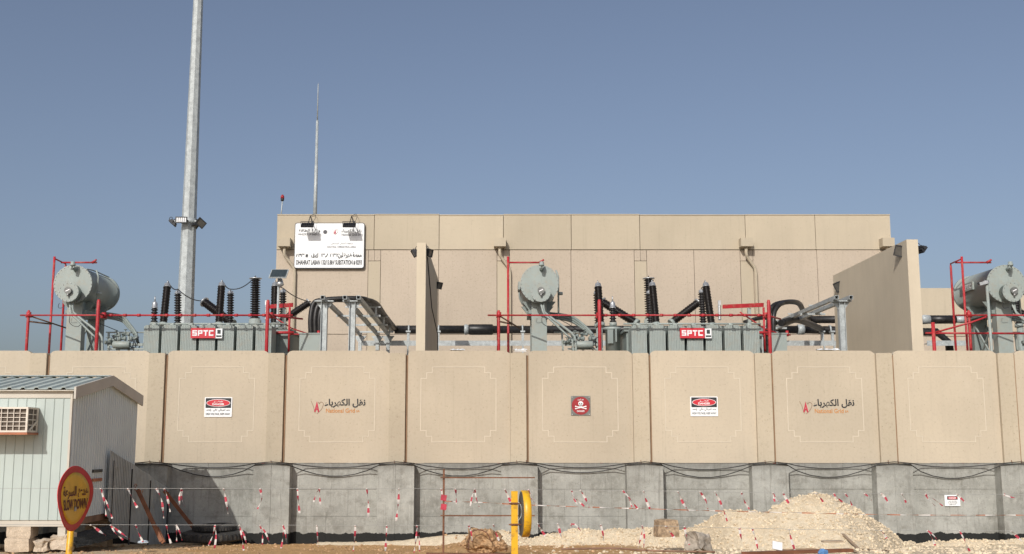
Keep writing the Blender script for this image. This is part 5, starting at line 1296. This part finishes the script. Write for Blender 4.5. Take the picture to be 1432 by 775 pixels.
# second sign, edge-on
d2 = 14.8; px_ = 719.5; c = P(728.5, 718.5, d2); r2 = 31.5*d2/F
s2 = thing('edge_on_sign', (P(px_, 775, d2).x, d2, -0.25), 'yellow pole carrying a round sign turned edge on to the camera', 'road sign')
ztp = PZ(687, d2); xp = P(px_, 720, d2).x
MB().box((xp-0.043, d2-0.02, -0.35), (xp+0.043, d2+0.065, ztp)).build('pole', M['yellow'], s2)
th = R(6); nn2 = Vector((math.cos(th), math.sin(th), 0))     # disc axis, almost sideways
p0 = Vector((c.x+0.004, d2+0.0, c.z)); p1 = p0 + nn2*0.10
rimo = MB().lathe(p0, p1, [(0, r2-0.012), (0.05, r2), (0.85, r2), (1.0, r2-0.02)], 44, caps=False).build('sign_rim', M['yellow'], s2)
MB().lathe(p0-nn2*0.002, p0+nn2*0.012, [(0, r2-0.013), (1, r2-0.013)], 44).build('sign_back', M['discgrey'], s2)
MB().lathe(p1-nn2*0.02, p1-nn2*0.006, [(0, r2-0.02), (1, r2-0.02)], 44).build('sign_face', M['signyellow'], s2)
for py in (704, 733.5):
    mb = MB(); z = PZ(py, d2); mb.box((xp-0.055, d2-0.032, z-0.012), (xp+0.06, d2-0.021, z+0.012)); mb.tube([(xp-0.075, d2-0.03, z), (xp+0.10, d2-0.03, z)], 0.010, 6)
    mb.build('clamp', M['rust'], s2)
MB().tube(crv([(xp+0.05, d2-0.03, PZ(702, d2)), (xp+0.085, d2-0.035, PZ(708, d2)), (xp+0.09, d2-0.035, PZ(720, d2)), (xp+0.05, d2-0.03, PZ(728, d2))], 5), 0.006, 5).build('tie_wire', M['galv'], s2)

# ------------------------------------------------------------------ wire fence with tape
FY = 17.0
t = thing('bar_frame', (P(620, 770, FY-0.3).x, FY-0.3, -0.3), 'rusty steel bar frame, one upright and two level bars, left of the yellow pole', 'steel frame')
x = P(620.5, 700, FY-0.3).x; Yb = FY-0.3
MB().beam((x, Yb, -0.5), (x, Yb, PZ(656, Yb)), 0.028, 0.028).build('upright', M['rust'], t)
for py, a, b in ((668, 616, 748), (721, 616, 748)):
    MB().beam((P(a, py, Yb-0.03).x, Yb-0.03, PZ(py, Yb)), (P(b, py, Yb-0.03).x, Yb-0.03, PZ(py, Yb)+0.0), 0.018, 0.018).build('level_bar', M['rust'], t)
mb = MB(); 
for py in (696, 709): mb.cbox((x, Yb-0.02, PZ(py, Yb)), (0.085, 0.02, 0.085), rot=Matrix.Rotation(0.15, 3, 'Y'))
mb.build('red_tag', M['tapered'], t)
for px, lab in ((-42, 'rusty fence pin beyond the left edge holding the two wires'), (1478, 'rusty fence pin beyond the right edge holding the two wires')):
    q = P(px, 680, FY); mb = MB(); mb.beam((q.x, FY, -0.5), (q.x, FY, 1.15), 0.025, 0.025); single(mb, 'fence_pin', M['rust'], lab, 'fence post', 'rusty fence pins')
def wy_up(px): return lerp_table(px, [(-42, 683), (620, 683.5), (900, 686.5), (1140, 690), (1478, 692)])
def wy_lo(px): return lerp_table(px, [(-42, 733.5), (620, 735), (760, 732), (900, 735), (1140, 741), (1478, 743)])
for fn, lab in ((wy_up, 'upper thin grey wire strung across the foreground'), (wy_lo, 'lower thin grey wire strung across the foreground')):
    mb = MB(); mb.tube([P(px, fn(px), FY) for px in range(-42, 1479, 40)], 0.0030, 5); single(mb, 'fence_wire', M['wire'], lab, 'wire', 'fence wires')
# twisted tape line
def ribbon(pts, width, seg_len, tw, rr, split=None, y_off=0.0):
    """a strip of barrier tape with alternating red and white blocks"""
    p = crv(pts, 10) if len(pts) > 2 else [Vector(pts[0]).lerp(Vector(pts[1]), i/12) for i in range(13)]
    mb = MB(); vs = []; L = 0; acc = [0]; ph = rr.uniform(0, 6.28)
    for i in range(1, len(p)): L += (p[i]-p[i-1]).length; acc.append(L)
    for i, q in enumerate(p):
        d = (p[min(i+1, len(p)-1)] - p[max(i-1, 0)]).normalized(); s = d.cross(Vector((0, 1, 0))).normalized(); a = ph + tw*acc[i]
        w = (s*math.cos(a) + Vector((0, 1, 0))*math.sin(a))
        ww = width*(0.55+0.45*abs(math.cos(a*0.7+ph))) 
        vs += [q + w*ww/2, q - w*ww/2]
    off = rr.uniform(0, seg_len)
    for i in range(len(p)-1):
        mi = int((acc[i]+off)/seg_len) % 2
        mb.add([vs[2*i], vs[2*i+1], vs[2*i+3], vs[2*i+2]], [(0, 1, 2, 3)], mi)
    return mb
TM = [M['tapered'], M['tapewhite']]
rr = random.Random(11)
pts = [P(px, py, FY+0.02) for px, py in ((620, 701), (680, 703), (720, 705.5), (800, 708.5), (900, 711.5), (1000, 714.5), (1060, 716), (1150, 718), (1250, 720), (1340, 720.5), (1478, 720.5))]
mb = ribbon(pts, 0.018, 0.16, 7.0, rr); single(mb, 'tape_line', [M['orangepaint'], M['tapewhite']], 'twisted red and white tape strung level between the two wires on the right', 'barrier tape')
UP = [((141,683),(150,705),(157,725),2),((179,682),(185,697),(192,710),1),((219,684),(226,700),(229,725),1),((230,684),(235,700),(238,716),1),((254,684),(254,696),(258,708),2),((313,684),(316,700),(319,719),1),
 ((364,683),(366,698),(360,712),1),((416,684),(417,700),(419,718),1),((447,684),(447,692),(448,706),2),((513,684),(515,702),(515,724),1),((558,683),(557,703),(554,729),1),((617,684),(620,698),(624,712),1),
 ((637,682),(638,694),(638,705),1),((664,683),(666,697),(670,709),2),((706,684),(710,693),(715,704),1),((739,684),(743,697),(751,708),2),((799,685),(804,696),(817,708),2),((812,685),(819,698),(824,710),1),
 ((871,686),(882,699),(892,712),2),((900,687),(903,698),(909,712),1),((948,690),(955,703),(963,715),1),((979,690),(987,700),(990,712),1),((1000,690),(1009,706),(1017,729),1),((1037,691),(1042,703),(1048,712),1),
 ((1081,690),(1085,698),(1091,703),2),((1095,690),(1099,697),(1103,704),1),((1141,690),(1147,696),(1151,702),1),((1166,690),(1172,697),(1178,702),2),((1182,691),(1188,699),(1192,708),1),((1209,691),(1215,695),(1219,700),1),
 ((1232,690),(1238,696),(1243,705),1),((1261,691),(1264,696),(1267,703),1),((1294,692),(1299,699),(1308,708),2),((1338,690),(1344,697),(1351,704),1),((1404,692),(1413,695),(1424,697),1)]
LO = [((127,734),(138,742),(148,749),1),((155,735),(161,745),(172,755),2),((190,735),(194,746),(200,758),1),((233,736),(235,747),(239,760),1),((247,734),(247,745),(247,757),2),((301,737),(302,751),(300,767),2),
 ((335,736),(338,750),(341,770),2),((364,737),(367,748),(367,762),2),((396,735),(396,749),(393,767),2),((443,737),(444,750),(445,765),1),((497,737),(496,754),(494,771),1),((541,736),(540,752),(539,771),1),
 ((583,735),(582,752),(579,773),2),((655,734),(659,745),(660,758),1),((690,735),(693,744),(698,756),1),((752,728),(756,740),(763,750),1),((780,730),(782,740),(785,752),1),((798,730),(799,736),(800,743),2),((840,733),(843,745),(845,762),1),
 ((898,735),(901,750),(900,768),2),((931,735),(937,744),(943,752),1),((957,737),(960,750),(964,762),1),((1034,742),(1036,750),(1038,758),1),((1052,743),(1057,755),(1060,769),1),((1103,740),(1107,756),(1112,771),1),
 ((1232,742),(1236,747),(1240,753),1),((1297,740),(1303,752),(1308,763),2),((1342,741),(1349,756),(1356,771),1),((1414,743),(1424,752),(1434,762),1)]
MARKS = [(-99, 'before cabin and metal sheets'), (228, 'below the left danger sign'), (398, 'below the left painted logo'), (568, 'left of the skull sign'),
         (737, 'below the skull sign'), (909, 'below the right danger sign'), (1080, 'below the right painted logo'), (1250, 'right of the right painted logo')]
ORD = ['first', 'second', 'third', 'fourth', 'fifth', 'sixth', 'seventh']
for row, L_, fn in (('upper', UP, wy_up), ('lower', LO, wy_lo)):
    bays = {}
    for it in L_:
        k = max(i for i, (x_, _) in enumerate(MARKS) if it[0][0] >= x_); bays.setdefault(k, []).append(it)
    for k, its in bays.items():
        for j, (a, m_, b, strands) in enumerate(its):
            a = (a[0], fn(a[0]))
            n_ = len(its); o_ = '' if n_ == 1 else ('leftmost ' if j == 0 else 'rightmost ' if j == n_-1 else ORD[j] + ' ')
            mb = MB(); A, Mi, B = [P(p[0], p[1], FY - 0.01*i) for i, p in enumerate((a, m_, b))]
            r1 = ribbon([A, Mi, B], 0.037 if strands == 1 else 0.030, 0.07, rr.uniform(6, 14), rr)
            mb.v, mb.f, mb.m, mb.sm = r1.v, r1.f, r1.m, r1.sm
            if strands == 2:
                dx = rr.choice((-1, 1))*rr.uniform(0.06, 0.13); M2 = Mi + Vector((dx*0.5, -0.01, 0.02)); B2 = Mi.lerp(B, rr.uniform(0.7, 0.95)) + Vector((dx, -0.02, 0))
                r2_ = ribbon([A+Vector((0, -0.01, 0)), M2, B2], 0.027, 0.065, rr.uniform(6, 14), rr)
                o0 = len(mb.v); mb.v += r2_.v; mb.f += [[i+o0 for i in f] for f in r2_.f]; mb.m += r2_.m; mb.sm += r2_.sm
            mb.tube([A+Vector((-0.012, 0, -0.012)), A+Vector((0.0, -0.006, 0.0)), A+Vector((0.012, 0, -0.014))], 0.010, 5, 1)
            shape = 'forked' if strands == 2 else 'single'
            tl = single(mb, 'tape_tail', TM, f'{o_}{shape} tape tail on {row} wire {MARKS[k][1]}', 'barrier tape', 'tape tails tied along the fence wires', loc=A)

# ------------------------------------------------------------------ rubble and litter
rough_block('rubble_block', *bk(919, 948.5, 728, 752, 22.9, 0.42), mat('brown_rubble', (0.36, 0.26, 0.165), 0.95, 0, 0.2, 7, fine=0.3, fscale=14, bmp=0.6, bscale=30), 'brown squared rubble block sitting on the pale stones', 'rubble', None, 21, 0.012, 0.12, 6)
rough_block('rock', *bk(968, 991, 747, 769, 21.4, 0.34), mat('grey_rock', (0.33, 0.29, 0.24), 0.95, 0, 0.25, 7, fine=0.2, fscale=15), 'grey rock in front of the stone heap right of the brown block', 'rock', None, 22, 0.05, 0.5)
def clod(px, py, Y, rx, ry, rz_, m, name, lab, seed):
    c = P(px, py, Y); rr = random.Random(seed); mb = MB(); n, k = 44, 26; vs = []; fs = []
    for j in range(k+1):
        for i in range(n):
            th = math.pi*j/k; w = 2*math.pi*i/n; d = Vector((math.sin(th)*math.cos(w), math.sin(th)*math.sin(w), math.cos(th)))
            s = 1 + noise.fractal(d*1.6+Vector((seed, 0, 0)), 0.75, 2.1, 7)*0.36 + noise.noise(d*14)*0.05
            vs.append(c + Vector((d.x*rx, d.y*ry, d.z*rz_))*s)
    for j in range(k):
        for i in range(n): fs.append((j*n+i, j*n+(i+1)%n, (j+1)*n+(i+1)%n, (j+1)*n+i))
    mb.add(vs, fs, 0, False); return single(mb, name, m, lab, 'earth clod')
clod(676, 758, 17.8, 0.29, 0.25, 0.22, M['claysoil'], 'earth_clod', 'big brown earth clod with a broken hollow face left of the yellow pole', 2)
clod(698, 764, 17.6, 0.13, 0.12, 0.08, M['claysoil'], 'earth_clod', 'small brown clod just right of the big earth clod', 9)
mbp = MB(); mbp.tube(crv([P(655, 768, 17.2), P(657, 748, 17.45), P(668, 741, 17.5), P(680, 745, 17.35), P(687, 757, 17.2)], 5), 0.009, 5)
single(mbp, 'twisted_rod', M['rust'], 'thin bent rusty rod curling over the big earth clod', 'rod')
mb = MB(); mb.beam(P(1040, 774.5, 16.3), P(1190, 769.5, 17.4), 0.10, 0.05); single(mb, 'timber_beam', M['wood'], 'weathered brown beam lying along the lower edge before the stone heap', 'beam')
mb = MB(); mb.beam(P(1092, 771, 17.3), P(1142, 769, 17.5), 0.25, 0.035); single(mb, 'board_scrap', M['soilstone'], 'buff board scrap behind the brown beam', 'board')
mb = MB(); a = P(1079, 761, 17.3); mb.cbox(P(1087, 763.5, 17.2), (0.15, 0.02, 0.13), rot=Matrix.Rotation(0.2, 3, 'Y') @ Matrix.Rotation(-0.5, 3, 'X')); single(mb, 'paper_sheet', M['rag'], 'crumpled white packet lying behind the beam at the lower right', 'litter')
clod(1151, 772.5, 16.8, 0.065, 0.05, 0.045, M['bluebag'], 'blue_bag', 'small blue plastic bag end at the lower edge by the beam', 4)['category'] = 'litter'
mb = MB(); mb.beam(P(1150, 757.5, 20.0), P(1178, 757, 20.0), 0.16, 0.03); single(mb, 'board_scrap', mat('grey_board', (0.36, 0.28, 0.2), 0.9), 'flat grey-brown board half buried on the stone heap front', 'board')
for k, (a, b) in enumerate((((1178, 735), (1200, 745)), ((1205, 740), (1222, 753)), ((1234, 755), (1243, 768)), ((1190, 736), (1196, 752)))):
    p0_ = P(a[0], a[1], 23.1-0.3*k); p1_ = P(b[0], b[1], 22.6-0.3*k); p0_.z = max(hz(p0_.x, p0_.y), gz(p0_.x, p0_.y))+0.03; p1_.z = max(hz(p1_.x, p1_.y), gz(p1_.x, p1_.y))+0.04
    mb = MB(); mb.beam(p0_, p1_, 0.06, 0.015); single(mb, 'wood_scrap', mat('grey_wood', (0.30, 0.22, 0.15), 0.9) if k == 0 else bpy.data.materials['grey_wood'], ('uppermost','second','lowest','thin dark')[k] + ' of the wood splinters on the right slope of the stone heap', 'wood scrap', 'wood splinters on the heap')
mb = MB(); mb.beam(P(596, 774.5, 15.9), P(705, 775.5, 15.9), 0.06, 0.03); single(mb, 'dark_red_bar', M['rust'], 'dark red bar lying at the lower edge below the earth clod', 'bar')
mb = MB(); mb.tube(crv([P(785, 768, 18.6), P(860, 767, 18.8), P(905, 770, 18.4), P(1000, 772, 18.2)], 6), 0.018, 6); single(mb, 'buried_hose', M['brownpipe'], 'dusty dark hose lying on the soil below the pale stones', 'hose')
clod(200, 758, 22.3, 0.0+0.10, 0.06, 0.03, mat('pale_blue_scrap', (0.45, 0.52, 0.58), 0.7), 'plastic_scrap', 'pale blue plastic scrap at the foot of the metal sheets', 6)['category'] = 'litter'

for o_ in SC.objects:
    if '_w' in o_: del o_['_w']
